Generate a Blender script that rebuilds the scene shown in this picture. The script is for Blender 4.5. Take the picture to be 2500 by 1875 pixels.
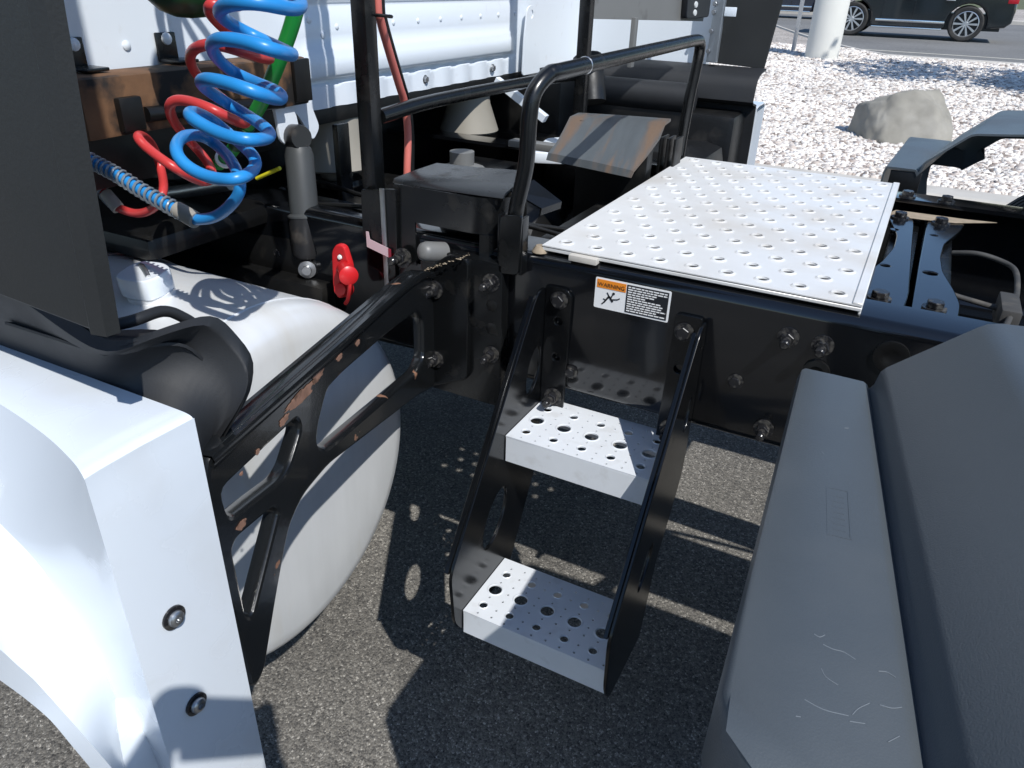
import bpy, bmesh, math, random
import numpy as np
from mathutils import noise as mnoise
from mathutils import Vector, Matrix, Euler, Quaternion
random.seed(7); rng = np.random.default_rng(7)
for o in list(bpy.data.objects): bpy.data.objects.remove(o)
S = bpy.context.scene
COL = S.collection
R = math.radians

# ------------------------------------------------------------------ camera
cam = bpy.data.cameras.new('camera'); cam.sensor_width = 36; cam.lens = 26.31
cam.clip_start = 0.02; cam.clip_end = 4000
co = bpy.data.objects.new('camera', cam); COL.objects.link(co); S.camera = co
yaw, pitch, roll = 0.470746, 0.500531, 0.032281
fw = Vector((-math.sin(yaw)*math.cos(pitch), math.cos(yaw)*math.cos(pitch), -math.sin(pitch)))
rt = fw.cross(Vector((0, 0, 1))).normalized(); up = rt.cross(fw)
r2 = math.cos(roll)*rt + math.sin(roll)*up; u2 = -math.sin(roll)*rt + math.cos(roll)*up
Mc = Matrix((r2, u2, -fw)).transposed().to_4x4()
Mc.translation = Vector((0.52279, -1.12451, 1.42403))
co.matrix_world = Mc

# ------------------------------------------------------------------ world, sun, exposure
W = bpy.data.worlds.new('World'); S.world = W; W.use_nodes = True
nt = W.node_tree; nt.nodes.clear()
sky = nt.nodes.new('ShaderNodeTexSky'); sky.sky_type = 'NISHITA'; sky.sun_disc = False
SUN = Vector((0.69, -0.49, 1.0)).normalized()
sky.sun_elevation = math.asin(SUN.z); sky.sun_rotation = math.atan2(SUN.x, SUN.y)
sky.air_density = 1.0; sky.dust_density = 0.2; sky.ozone_density = 5.0
bg = nt.nodes.new('ShaderNodeBackground'); bg.inputs[1].default_value = 0.15
ow = nt.nodes.new('ShaderNodeOutputWorld')
nt.links.new(sky.outputs[0], bg.inputs[0]); nt.links.new(bg.outputs[0], ow.inputs[0])
sl = bpy.data.lights.new('sun', 'SUN'); sl.energy = 4.8; sl.angle = R(0.53); sl.color = (1.0, 0.985, 0.955)
so = bpy.data.objects.new('sun', sl); COL.objects.link(so)
so.rotation_euler = (-SUN).to_track_quat('-Z', 'Y').to_euler(); so.location = (8, -6, 12)
S.view_settings.view_transform = 'Standard'; S.view_settings.look = 'None'
S.view_settings.gamma = 1.0; S.view_settings.exposure = 0.0

# ------------------------------------------------------------------ materials
def mat(name, col, rough=0.5, metal=0.0, coat=0.0, var=0.0, vscale=6.0, bump=0.0, bscale=80.0,
        dirt=None, dscale=9.0, dlo=0.55, dhi=0.75, spec=0.5, stretch=None, rvar=0.0, damt=1.0):
    m = bpy.data.materials.new(name); m.use_nodes = True
    n = m.node_tree.nodes; l = m.node_tree.links; b = n['Principled BSDF']
    b.inputs['Base Color'].default_value = (*col, 1); b.inputs['Roughness'].default_value = rough
    b.inputs['Metallic'].default_value = metal; b.inputs['Specular IOR Level'].default_value = spec
    b.inputs['Coat Weight'].default_value = coat; b.inputs['Coat Roughness'].default_value = 0.06
    tc = n.new('ShaderNodeTexCoord'); src = tc.outputs['Object']
    if stretch:
        mp = n.new('ShaderNodeMapping'); mp.inputs['Scale'].default_value = stretch
        l.new(src, mp.inputs[0]); src = mp.outputs[0]
    def noise(sc, det=5):
        t = n.new('ShaderNodeTexNoise'); t.inputs['Scale'].default_value = sc; t.inputs['Detail'].default_value = det
        l.new(src, t.inputs['Vector']); return t
    cur = None
    if var:
        t = noise(vscale); hs = n.new('ShaderNodeMix'); hs.data_type = 'RGBA'
        hs.inputs['A'].default_value = (*[c*(1-var) for c in col], 1); hs.inputs['B'].default_value = (*[min(1, c*(1+var)) for c in col], 1)
        l.new(t.outputs['Fac'], hs.inputs['Factor']); cur = hs.outputs['Result']
    if dirt:
        t = noise(dscale, 8); rp = n.new('ShaderNodeMapRange'); rp.inputs['From Min'].default_value = dlo; rp.inputs['From Max'].default_value = dhi
        rp.inputs['To Max'].default_value = damt
        l.new(t.outputs['Fac'], rp.inputs['Value']); mx = n.new('ShaderNodeMix'); mx.data_type = 'RGBA'
        l.new(rp.outputs[0], mx.inputs['Factor']); mx.inputs['B'].default_value = (*dirt, 1)
        if cur: l.new(cur, mx.inputs['A'])
        else: mx.inputs['A'].default_value = (*col, 1)
        cur = mx.outputs['Result']
        rr = n.new('ShaderNodeMapRange'); rr.inputs['To Min'].default_value = rough; rr.inputs['To Max'].default_value = 0.8
        l.new(rp.outputs[0], rr.inputs['Value']); l.new(rr.outputs[0], b.inputs['Roughness'])
    elif rvar:
        t = noise(vscale*1.7); rr = n.new('ShaderNodeMapRange'); rr.inputs['From Min'].default_value = 0.3; rr.inputs['From Max'].default_value = 0.7
        rr.inputs['To Min'].default_value = rough-rvar; rr.inputs['To Max'].default_value = rough+rvar
        l.new(t.outputs['Fac'], rr.inputs['Value']); l.new(rr.outputs[0], b.inputs['Roughness'])
    if cur: l.new(cur, b.inputs['Base Color'])
    if bump:
        t = noise(bscale, 4); bp = n.new('ShaderNodeBump'); bp.inputs['Strength'].default_value = bump; bp.inputs['Distance'].default_value = 0.002
        l.new(t.outputs['Fac'], bp.inputs['Height']); l.new(bp.outputs[0], b.inputs['Normal'])
    return m

def speckle(name, scale, stops, rough=0.9, big=0.25, bstr=0.6, bdist=0.004, island=False, bigscale=0.8):
    m = bpy.data.materials.new(name); m.use_nodes = True
    n = m.node_tree.nodes; l = m.node_tree.links; b = n['Principled BSDF']; b.inputs['Roughness'].default_value = rough
    b.inputs['Specular IOR Level'].default_value = 0.3
    tc = n.new('ShaderNodeTexCoord')
    rp = n.new('ShaderNodeValToRGB'); el = rp.color_ramp.elements
    while len(el) < len(stops): el.new(0.5)
    for e, (p, c) in zip(el, stops): e.position = p; e.color = (*c, 1)
    if island:
        g = n.new('ShaderNodeNewGeometry'); l.new(g.outputs['Random Per Island'], rp.inputs[0])
    else:
        v = n.new('ShaderNodeTexVoronoi'); v.inputs['Scale'].default_value = scale; v.inputs['Randomness'].default_value = 1
        l.new(tc.outputs['Object'], v.inputs['Vector'])
        sp = n.new('ShaderNodeSeparateColor'); l.new(v.outputs['Color'], sp.inputs[0])
        v2 = n.new('ShaderNodeTexVoronoi'); v2.inputs['Scale'].default_value = scale*2.3
        l.new(tc.outputs['Object'], v2.inputs['Vector']); s2 = n.new('ShaderNodeSeparateColor'); l.new(v2.outputs['Color'], s2.inputs[0])
        ad = n.new('ShaderNodeMix'); ad.inputs['Factor'].default_value = 0.45
        l.new(sp.outputs[0], ad.inputs['A']); l.new(s2.outputs[1], ad.inputs['B']); l.new(ad.outputs['Result'], rp.inputs[0])
        bp = n.new('ShaderNodeBump'); bp.inputs['Strength'].default_value = bstr; bp.inputs['Distance'].default_value = bdist
        bp.invert = True
        l.new(v.outputs['Distance'], bp.inputs['Height']); l.new(bp.outputs[0], b.inputs['Normal'])
    t = n.new('ShaderNodeTexNoise'); t.inputs['Scale'].default_value = bigscale; t.inputs['Detail'].default_value = 6
    l.new(tc.outputs['Object'], t.inputs['Vector'])
    mr = n.new('ShaderNodeMapRange'); mr.inputs['From Min'].default_value = 0.3; mr.inputs['From Max'].default_value = 0.7
    mr.inputs['To Min'].default_value = 1-big; mr.inputs['To Max'].default_value = 1+big
    l.new(t.outputs['Fac'], mr.inputs['Value'])
    mu = n.new('ShaderNodeVectorMath'); mu.operation = 'SCALE'; l.new(rp.outputs[0], mu.inputs[0]); l.new(mr.outputs[0], mu.inputs['Scale'])
    l.new(mu.outputs[0], b.inputs['Base Color'])
    return m

M = {}
M['white'] = mat('white_paint', (0.73, 0.78, 0.83), 0.25, coat=0.8, var=0.02, vscale=3, dirt=(0.56, 0.55, 0.52), dscale=9, dlo=0.5, dhi=0.85, damt=0.4)
M['cabwhite'] = mat('cab_white_paint', (0.72, 0.77, 0.82), 0.35, coat=0.3, var=0.03, vscale=5, dirt=(0.5, 0.49, 0.47), dscale=30, dlo=0.64, dhi=0.85, damt=0.4)
M['frame'] = mat('frame_black_gloss', (0.0035, 0.004, 0.005), 0.14, coat=0.5, dirt=(0.035, 0.032, 0.028), dscale=14, dlo=0.62, dhi=0.88, damt=0.25, bump=0.05, bscale=60)
M['black'] = mat('satin_black_steel', (0.005, 0.0055, 0.006), 0.27, dirt=(0.045, 0.04, 0.034), dscale=25, dlo=0.58, dhi=0.82, damt=0.45, bump=0.1, bscale=70)
M['dark'] = mat('grimy_dark_steel', (0.004, 0.004, 0.004), 0.42, dirt=(0.022, 0.019, 0.015), dscale=18, dlo=0.55, dhi=0.8, damt=0.5, bump=0.3, bscale=50)
M['plastic'] = mat('textured_black_plastic', (0.013, 0.014, 0.016), 0.6, var=0.25, vscale=9, bump=0.06, bscale=500, rvar=0.06)
M['rubber'] = mat('grey_black_rubber', (0.022, 0.023, 0.023), 0.5, var=0.2, vscale=5, bump=0.12, bscale=300, rvar=0.05)
M['fender'] = mat('charcoal_fender_plastic', (0.068, 0.080, 0.090), 0.36, var=0.16, vscale=3.5, bump=0.16, bscale=650, rvar=0.05, dirt=(0.12, 0.13, 0.135), dscale=5, dlo=0.48, dhi=0.85, damt=0.45)
M['deck'] = mat('bright_aluminium', (0.74, 0.735, 0.715), 0.40, metal=0.18, var=0.07, vscale=18, dirt=(0.44, 0.385, 0.31), dscale=6, dlo=0.46, dhi=0.78, damt=0.6, stretch=(1.0, 1.0, 1.0))
M['tread'] = mat('step_aluminium', (0.76, 0.79, 0.82), 0.36, metal=0.15, var=0.05, vscale=20, dirt=(0.45, 0.43, 0.40), dscale=30, dlo=0.58, dhi=0.85, damt=0.5)
M['tank'] = mat('brushed_tank_aluminium', (0.72, 0.735, 0.74), 0.32, metal=0.22, var=0.09, vscale=6, stretch=(1, 6, 1.2), dirt=(0.50, 0.47, 0.40), dscale=3, dlo=0.56, dhi=0.8, damt=0.5)
M['steel'] = mat('zinc_steel', (0.42, 0.43, 0.44), 0.32, metal=0.9, var=0.15, vscale=60)
M['darkbolt'] = mat('black_bolt', (0.02, 0.02, 0.022), 0.25, metal=0.3, var=0.3, vscale=80, dirt=(0.16, 0.15, 0.13), dscale=120, dlo=0.5, dhi=0.7, damt=0.6)
M['beige'] = mat('dusty_beige_rubber', (0.27, 0.25, 0.21), 0.6, var=0.12, vscale=12)
M['shock'] = mat('grey_shock_sleeve', (0.05, 0.054, 0.056), 0.5, var=0.1, vscale=12)
M['shockdark'] = mat('dark_shock_tube', (0.02, 0.02, 0.021), 0.3, dirt=(0.07, 0.06, 0.05), dscale=30)
M['rust'] = mat('rusty_beam_steel', (0.135, 0.068, 0.032), 0.8, var=0.7, vscale=22, dirt=(0.012, 0.010, 0.009), dscale=13, dlo=0.47, dhi=0.58, bump=0.5, bscale=60)
M['rustplate'] = mat('worn_steel_plate', (0.085, 0.095, 0.10), 0.38, metal=0.2, var=0.2, vscale=20, dirt=(0.17, 0.10, 0.055), dscale=8, dlo=0.50, dhi=0.66, damt=0.75, bump=0.15, stretch=(3.2, .7, .7))
M['ruststain'] = mat('rust_stain', (0.12, 0.075, 0.045), 0.7, var=0.5, vscale=60, dirt=(0.22, 0.13, 0.06), dscale=40, dlo=0.5, dhi=0.7)
M['scratch'] = mat('black_paint_worn_to_rust', (0.008, 0.009, 0.010), 0.22, coat=0.3, dirt=(0.24, 0.12, 0.07), dscale=26, dlo=0.70, dhi=0.72, bump=0.1, bscale=90)
M['bare'] = mat('bare_rusty_primer', (0.25, 0.135, 0.09), 0.75, var=0.5, vscale=90, dirt=(0.10, 0.05, 0.03), dscale=70, dlo=0.5, dhi=0.65, bump=0.5, bscale=200)
M['blue'] = mat('blue_hose', (0.022, 0.24, 0.60), 0.36, var=0.15, vscale=20)
M['red'] = mat('red_hose', (0.52, 0.045, 0.045), 0.35, var=0.1, vscale=20)
M['green'] = mat('green_cable', (0.012, 0.27, 0.045), 0.35, var=0.1, vscale=20)
M['dkgreen'] = mat('dark_green_plug', (0.006, 0.055, 0.016), 0.4, var=0.1)
M['redcap'] = mat('red_coupling_plastic', (0.55, 0.016, 0.02), 0.35, var=0.15, vscale=30)
M['redcable'] = mat('faded_red_cable', (0.60, 0.16, 0.13), 0.4, var=0.1)
M['yellow'] = mat('yellow_tie', (0.6, 0.55, 0.02), 0.4)
M['sleeve'] = mat('grey_collar', (0.30, 0.28, 0.25), 0.5, var=0.1)
M['guard'] = mat('grey_spring_wire', (0.22, 0.25, 0.28), 0.35, metal=0.3)
M['asphalt'] = speckle('asphalt_aggregate', 175, [(0.0, (0.030, 0.029, 0.028)), (0.30, (0.096, 0.090, 0.081)), (0.55, (0.145, 0.135, 0.119)), (0.78, (0.19, 0.176, 0.153)), (1.0, (0.50, 0.47, 0.42))], big=0.24, bstr=0.6, bdist=0.004, bigscale=1.6)
M['road'] = speckle('road_asphalt', 60, [(0.0, (0.11, 0.11, 0.108)), (0.5, (0.17, 0.168, 0.162)), (1.0, (0.25, 0.245, 0.235))], big=0.15, bstr=0.3, bigscale=0.4)
M['graveldirt'] = speckle('gravel_bed_soil', 24, [(0.0, (0.12, 0.10, 0.09)), (0.5, (0.38, 0.34, 0.30)), (1.0, (0.6, 0.56, 0.52))], big=0.2, bstr=1.0, bdist=0.02)
M['stone'] = speckle('pale_gravel', 1, [(0.0, (0.16, 0.135, 0.12)), (0.12, (0.40, 0.335, 0.295)), (0.35, (0.64, 0.585, 0.53)), (0.7, (0.75, 0.705, 0.65)), (1.0, (0.85, 0.81, 0.75))], big=0.12, island=True)
M['concrete'] = mat('pale_concrete', (0.50, 0.47, 0.42), 0.85, var=0.15, vscale=3, bump=0.3, bscale=60, dirt=(0.36, 0.33, 0.28), dscale=5, dlo=0.5, dhi=0.75, damt=0.5)
M['pillar'] = mat('pillar_concrete', (0.62, 0.61, 0.56), 0.85, var=0.08, vscale=2, bump=0.25, bscale=30)
M['rock'] = mat('grey_boulder', (0.25, 0.235, 0.20), 0.9, var=0.35, vscale=7, bump=1.0, bscale=14, dirt=(0.38, 0.36, 0.32), dscale=4, dlo=0.45, dhi=0.8, damt=0.6)
M['tyre'] = mat('tyre_rubber', (0.022, 0.021, 0.02), 0.75, var=0.2, vscale=10, dirt=(0.09, 0.08, 0.065), dscale=12, dlo=0.5, dhi=0.8, damt=0.5)
M['carpaint'] = mat('dark_teal_car_paint', (0.006, 0.012, 0.016), 0.15, metal=0.2, coat=1.0)
M['carpaint2'] = mat('dark_blue_car_paint', (0.008, 0.014, 0.032), 0.15, coat=1.0)
M['glass'] = mat('dark_car_glass', (0.01, 0.012, 0.013), 0.05)
M['chrome'] = mat('chrome_trim', (0.75, 0.76, 0.78), 0.15, metal=1.0)
M['rim'] = mat('silver_rim', (0.55, 0.56, 0.57), 0.3, metal=0.8)
M['lampred'] = mat('red_lens', (0.4, 0.01, 0.02), 0.2)
M['lens'] = mat('clear_lens', (0.55, 0.56, 0.55), 0.2)
M['greyplate'] = mat('grey_primed_steel', (0.15, 0.15, 0.145), 0.45, var=0.12, vscale=9, dirt=(0.07, 0.065, 0.06), dscale=16, dlo=0.55, dhi=0.8)
M['zinc'] = mat('galvanised_channel', (0.42, 0.46, 0.50), 0.3, metal=0.7, var=0.12, vscale=30)
M['orange'] = mat('sticker_orange', (0.80, 0.25, 0.02), 0.4)
M['stwhite'] = mat('sticker_white', (0.80, 0.80, 0.79), 0.4)
M['stblack'] = mat('sticker_black', (0.012, 0.014, 0.018), 0.35)
M['pink'] = mat('label_pink', (0.62, 0.45, 0.48), 0.5)
M['labelred'] = mat('label_red', (0.25, 0.02, 0.04), 0.5)
M['dustgrey'] = mat('dusty_dark_steel', (0.05, 0.048, 0.044), 0.7, var=0.3, vscale=30, dirt=(0.20, 0.17, 0.13), dscale=18, dlo=0.5, dhi=0.7, damt=0.7, bump=0.4)
M['dust'] = mat('dried_dust_crust', (0.30, 0.24, 0.17), 0.95, var=0.35, vscale=60, bump=0.6, bscale=120)
M['bark'] = mat('bark', (0.10, 0.075, 0.055), 0.9, var=0.3, vscale=12, bump=0.8, bscale=30)
M['leaf'] = mat('leaf', (0.055, 0.10, 0.03), 0.55, var=0.35, vscale=2)
M['signpost'] = mat('galvanised_post', (0.45, 0.46, 0.47), 0.4, metal=0.6, var=0.1)
M['paintline'] = mat('pale_road_paint', (0.55, 0.52, 0.44), 0.7, var=0.2, vscale=4)
M['grass'] = mat('dry_grass', (0.10, 0.11, 0.05), 0.9, var=0.4, vscale=0.6)

# ------------------------------------------------------------------ helpers
LOC = {}
def attach(o, parent):
    if parent is None: return
    o.parent = parent
    if parent.name in LOC: o.matrix_parent_inverse = Matrix.Translation(-LOC[parent.name])
def link(name, me, m, parent=None, mw=None):
    o = bpy.data.objects.new(name, me)
    if m is not None and len(me.materials) == 0: me.materials.append(m)
    COL.objects.link(o); attach(o, parent)
    if mw is not None: o.matrix_basis = mw
    return o
def thing(name, loc, label, cat, group=None):
    o = bpy.data.objects.new(name, None); COL.objects.link(o); o.location = loc; o.empty_display_size = 0.1
    LOC[o.name] = Vector(loc); return tag(o, label, cat, group)
def tag(o, label=None, cat=None, group=None, kind=None):
    if label: o['label'] = label
    if cat: o['category'] = cat
    if group: o['group'] = group
    if kind: o['kind'] = kind
    return o
def finish(bm, smooth=None):
    bmesh.ops.recalc_face_normals(bm, faces=bm.faces)
    me = bpy.data.meshes.new('m'); bm.to_mesh(me); bm.free()
    if smooth is not None: shade(me, smooth)
    return me
def shade(me, ang=35):
    for p in me.polygons: p.use_smooth = True
    try: me.set_sharp_from_angle(angle=R(ang))
    except Exception: pass
def mesh(verts, faces, smooth=None, bevel=0.0, merge=0.0, seg=2, ang=30):
    bm = bmesh.new(); vs = [bm.verts.new(v) for v in verts]
    for f in faces:
        try: bm.faces.new([vs[i] for i in f])
        except ValueError: pass
    if merge: bmesh.ops.remove_doubles(bm, verts=bm.verts, dist=merge)
    if bevel:
        bmesh.ops.recalc_face_normals(bm, faces=bm.faces)
        es = [e for e in bm.edges if len(e.link_faces) == 2 and e.calc_face_angle(0) > R(ang)]
        bmesh.ops.bevel(bm, geom=es, offset=bevel, segments=seg, profile=0.6, affect='EDGES', clamp_overlap=True)
    return finish(bm, smooth)
def boxm(sx, sy, sz, bevel=0.003, seg=2):
    bm = bmesh.new(); bmesh.ops.create_cube(bm, size=1); bmesh.ops.scale(bm, vec=(sx, sy, sz), verts=bm.verts)
    if bevel: bmesh.ops.bevel(bm, geom=bm.edges[:], offset=min(bevel, .45*min(sx, sy, sz)), segments=seg, profile=0.6, affect='EDGES')
    return finish(bm, 40)
def box(name, a, b, m, parent=None, bevel=0.003, rot=None):
    a = Vector(a); b = Vector(b); c = (a+b)/2; d = b-a
    me = boxm(abs(d.x), abs(d.y), abs(d.z), bevel)
    T = Matrix.Translation(c)
    if rot: T = T @ Euler(rot).to_matrix().to_4x4()
    me.transform(T); return link(name, me, m, parent)
def crom(pts, n=6):
    P = [Vector(p) for p in pts]; P = [2*P[0]-P[1]] + P + [2*P[-1]-P[-2]]; out = []
    for i in range(1, len(P)-2):
        p0, p1, p2, p3 = P[i-1:i+3]
        for k in range(n):
            t = k/n
            out.append(0.5*((2*p1)+(p2-p0)*t+(2*p0-5*p1+4*p2-p3)*t*t+(3*p1-p0-3*p2+p3)*t**3))
    out.append(P[-2]); return out
def relax(pts, it=2):
    P = [Vector(p) for p in pts]
    for _ in range(it):
        P = [P[0]] + [(P[i-1]+2*P[i]+P[i+1])/4 for i in range(1, len(P)-1)] + [P[-1]]
    return P
def tubem(path, r, seg=12, caps=True, bm=None):
    own = bm is None
    if own: bm = bmesh.new()
    P = [Vector(p) for p in path]; rings = []
    T = (P[1]-P[0]).normalized(); N = T.orthogonal().normalized()
    for i, p in enumerate(P):
        t = (P[min(i+1, len(P)-1)]-P[max(i-1, 0)])
        t = t.normalized() if t.length > 1e-9 else T
        q = T.rotation_difference(t); N = (q @ N); N = (N - t*N.dot(t)).normalized(); T = t
        Bn = t.cross(N); rr = r[i] if isinstance(r, (list, tuple)) else r
        rings.append([bm.verts.new(p + rr*(math.cos(2*math.pi*k/seg)*N + math.sin(2*math.pi*k/seg)*Bn)) for k in range(seg)])
    for a, b in zip(rings, rings[1:]):
        for k in range(seg): bm.faces.new((a[k], a[(k+1) % seg], b[(k+1) % seg], b[k]))
    if caps: bm.faces.new(rings[0][::-1]); bm.faces.new(rings[-1])
    if own: return finish(bm, 50)
def tube(name, path, r, m, parent=None, seg=12, n=6, rl=0):
    pts = crom(path, n) if n else [Vector(p) for p in path]
    if rl: pts = relax(pts, rl)
    return link(name, tubem(pts, r, seg), m, parent)
def lathem(profile, seg=24):
    bm = bmesh.new(); rings = []
    for r, z in profile:
        if r < 1e-6: rings.append([bm.verts.new((0, 0, z))])
        else: rings.append([bm.verts.new((r*math.cos(2*math.pi*k/seg), r*math.sin(2*math.pi*k/seg), z)) for k in range(seg)])
    for a, b in zip(rings, rings[1:]):
        for k in range(seg):
            q = [a[k % len(a)], a[(k+1) % len(a)], b[(k+1) % len(b)], b[k % len(b)]]
            u = []
            for v in q:
                if v not in u: u.append(v)
            if len(u) > 2:
                try: bm.faces.new(u)
                except ValueError: pass
    return finish(bm, 35)
def aim(p, d, spin=0.0):
    q = Vector((0, 0, 1)).rotation_difference(Vector(d).normalized())
    return Matrix.Translation(Vector(p)) @ q.to_matrix().to_4x4() @ Matrix.Rotation(spin, 4, 'Z')
def lathe(name, profile, p, d, m, parent=None, seg=24):
    me = lathem(profile, seg); me.transform(aim(p, d)); return link(name, me, m, parent)
def platem(outline, holes, th, Mx, bev=0.0):
    cu = bpy.data.curves.new('c', 'CURVE'); cu.dimensions = '2D'; cu.fill_mode = 'BOTH'; cu.extrude = max(th/2-bev, 1e-5)
    cu.bevel_depth = bev; cu.bevel_resolution = 1; cu.offset = -bev
    for lp in [outline]+list(holes):
        sp = cu.splines.new('POLY'); sp.points.add(len(lp)-1); sp.use_cyclic_u = True
        for q, (x, y) in zip(sp.points, lp): q.co = (x, y, 0, 1)
    ob = bpy.data.objects.new('c', cu); COL.objects.link(ob)
    dg = bpy.context.evaluated_depsgraph_get()
    me = bpy.data.meshes.new_from_object(ob.evaluated_get(dg)); me.materials.clear()
    bpy.data.objects.remove(ob); bpy.data.curves.remove(cu)
    bm = bmesh.new(); bm.from_mesh(me); bmesh.ops.remove_doubles(bm, verts=bm.verts, dist=1e-5); bm.to_mesh(me); bm.free()
    shade(me, 35)
    for p in me.polygons: p.use_smooth = abs(p.normal.z) < 0.98
    me.transform(Mx); return me
def plate(name, outline, holes, th, Mx, m, parent=None, bev=0.0):
    return link(name, platem(outline, holes, th, Mx, bev), m, parent)
def basis(o, ex, ey):
    ex = Vector(ex).normalized(); ey = Vector(ey); ey = (ey-ex*ey.dot(ex)).normalized(); ez = ex.cross(ey)
    T = Matrix((ex, ey, ez)).transposed().to_4x4(); T.translation = Vector(o); return T
def circ(x, y, r, n=14, sx=1.0, a=0.0):
    o = []
    for k in range(n):
        t = 2*math.pi*k/n; u = r*math.cos(t)*sx; v = r*math.sin(t)
        o.append((x+u*math.cos(a)-v*math.sin(a), y+u*math.sin(a)+v*math.cos(a)))
    return o
def rnd(poly, r=0.01, n=3):
    out = []; L = len(poly)
    for i in range(L):
        p = Vector(poly[i]); a = Vector(poly[i-1])-p; b = Vector(poly[(i+1) % L])-p
        d = min(r, a.length*.45, b.length*.45); A = p+a.normalized()*d; B2 = p+b.normalized()*d
        for k in range(n+1):
            t = k/n; q = A.lerp(p, t).lerp(p.lerp(B2, t), t); out.append((q.x, q.y))
    return out
def resample(path, n):
    P = [Vector(p) for p in path]; d = [0]
    for a, b in zip(P, P[1:]): d.append(d[-1]+(b-a).length)
    out = []
    for k in range(n):
        t = d[-1]*k/(n-1); i = 0
        while i < len(P)-2 and d[i+1] < t: i += 1
        s = (t-d[i])/max(d[i+1]-d[i], 1e-9); out.append(P[i].lerp(P[i+1], s))
    return out
def loftm(rows, smooth=40, closed=False, thick=0.0, bevel=0.0):
    n = len(rows[0]); vs = [v for r in rows for v in r]; fs = []
    for i in range(len(rows)-1):
        for k in range(n-1): fs.append((i*n+k, i*n+k+1, (i+1)*n+k+1, (i+1)*n+k))
    bm = bmesh.new(); V = [bm.verts.new(v) for v in vs]
    for f in fs:
        try: bm.faces.new([V[i] for i in f])
        except ValueError: pass
    bmesh.ops.remove_doubles(bm, verts=bm.verts, dist=1e-5)
    bmesh.ops.recalc_face_normals(bm, faces=bm.faces)
    if thick:
        bmesh.ops.solidify(bm, geom=bm.faces[:], thickness=thick)
    me = bpy.data.meshes.new('m'); bm.to_mesh(me); bm.free(); shade(me, smooth); return me
def join(mes):
    bm = bmesh.new()
    for me in mes: bm.from_mesh(me)
    out = bpy.data.meshes.new('m'); bm.to_mesh(out); bm.free(); return out
def hexm(r=0.012, h=0.009, wr=0.016, wh=0.003, stud=0.0, sr=0.006):
    ms = [lathem([(0, 0), (wr, 0), (wr, wh), (0, wh)], 18)]
    bm = bmesh.new(); bmesh.ops.create_cone(bm, cap_ends=True, segments=6, radius1=r, radius2=r*.97, depth=h)
    bmesh.ops.bevel(bm, geom=bm.edges[:], offset=r*.08, segments=1, affect='EDGES')
    bmesh.ops.translate(bm, vec=(0, 0, wh+h/2), verts=bm.verts); ms.append(finish(bm, 20))
    if stud: ms.append(lathem([(sr, wh+h*.9), (sr, wh+h+stud*.9), (sr*.75, wh+h+stud), (0, wh+h+stud)], 12))
    return join(ms)
BOLT = hexm(); BOLT.materials.append(M['darkbolt'])
STUD = hexm(0.012, 0.012, 0.017, 0.004, 0.022, 0.0075); STUD.materials.append(M['darkbolt'])
ZBOLT = hexm(0.011, 0.008, 0.014, 0.002); ZBOLT.materials.append(M['steel'])
def bolt(p, d, parent, me=None, sc=1.0, name='bolt', spin=None):
    return link(name, me or BOLT, None, parent, aim(p, d, random.random()*3 if spin is None else spin) @ Matrix.Scale(sc, 4))

# ================================================================== SETTING
def sheet(name, x0, x1, y0, y1, z, m, nx=1, ny=1, f=None):
    vs = []; fs = []
    for j in range(ny+1):
        for i in range(nx+1):
            x = x0+(x1-x0)*i/nx; y = y0+(y1-y0)*j/ny; vs.append((x, y, z if f is None else f(x, y)))
    for j in range(ny):
        for i in range(nx): a = j*(nx+1)+i; fs.append((a, a+1, a+nx+2, a+nx+1))
    me = bpy.data.meshes.new(name); me.from_pydata(vs, [], fs); return tag(link(name, me, m), kind='structure')
sheet('ground', -900, 900, -900, 900, -0.06, M['grass'])
sheet('asphalt_lot', -40, 60, -60, 5.05, 0.0, M['asphalt'])
def gz(y): return 0.125+max(0, min(y-5.3, 10.5))*0.0165
def edge_y(x): return 15.3 + (max(0, -0.3-x)**1.25)*1.75
# gravel bed sheet follows the curved road kerb
vs = []; fs = []; xs = np.linspace(-30, 40, 71)
for x in xs:
    e = edge_y(x) if x > -12 else 60
    for k in range(9): y = 5.3+(min(e, 60)-0.15-5.3)*k/8; vs.append((x, y, gz(y)))
for i in range(70):
    for k in range(8): a = i*9+k; fs.append((a, a+9, a+10, a+1))
me = bpy.data.meshes.new('gb'); me.from_pydata(vs, [], fs); tag(link('gravel_bed', me, M['graveldirt']), kind='structure')
sheet('road', -70, 80, 14.6, 60, 0.283, M['road'])
# kerbs
def kerb(name, pts, w, h0, h1):
    rows = []
    for p in pts:
        x, y, z = p; rows.append([(x, y-w/2, z-h0), (x, y-w/2, z+h1-.02), (x, y-w/2+.02, z+h1), (x, y+w/2-.02, z+h1), (x, y+w/2, z+h1-.02), (x, y+w/2, z-h0)])
    return tag(link(name, loftm(rows, 30), M['concrete']), kind='structure')
kerb('kerb', [(x, 5.17, 0.0) for x in np.linspace(-30, 40, 30)], 0.30, 0.05, 0.135)
kerb('road_kerb', [(x, edge_y(x), 0.283) for x in list(np.linspace(-7, 0, 22))+[2, 6, 12, 40]], 0.26, 0.05, 0.05)
kerb('far_kerb', [(x, 36, 0.283) for x in (-60, 0, 60)], 0.4, 0.05, 0.14)
sheet('verge', -70, 80, 36.2, 60, 0.40, M['graveldirt'])
sheet('lane_marking', -30, 40, 16.9, 17.05, 0.287, M['paintline'])
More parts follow.
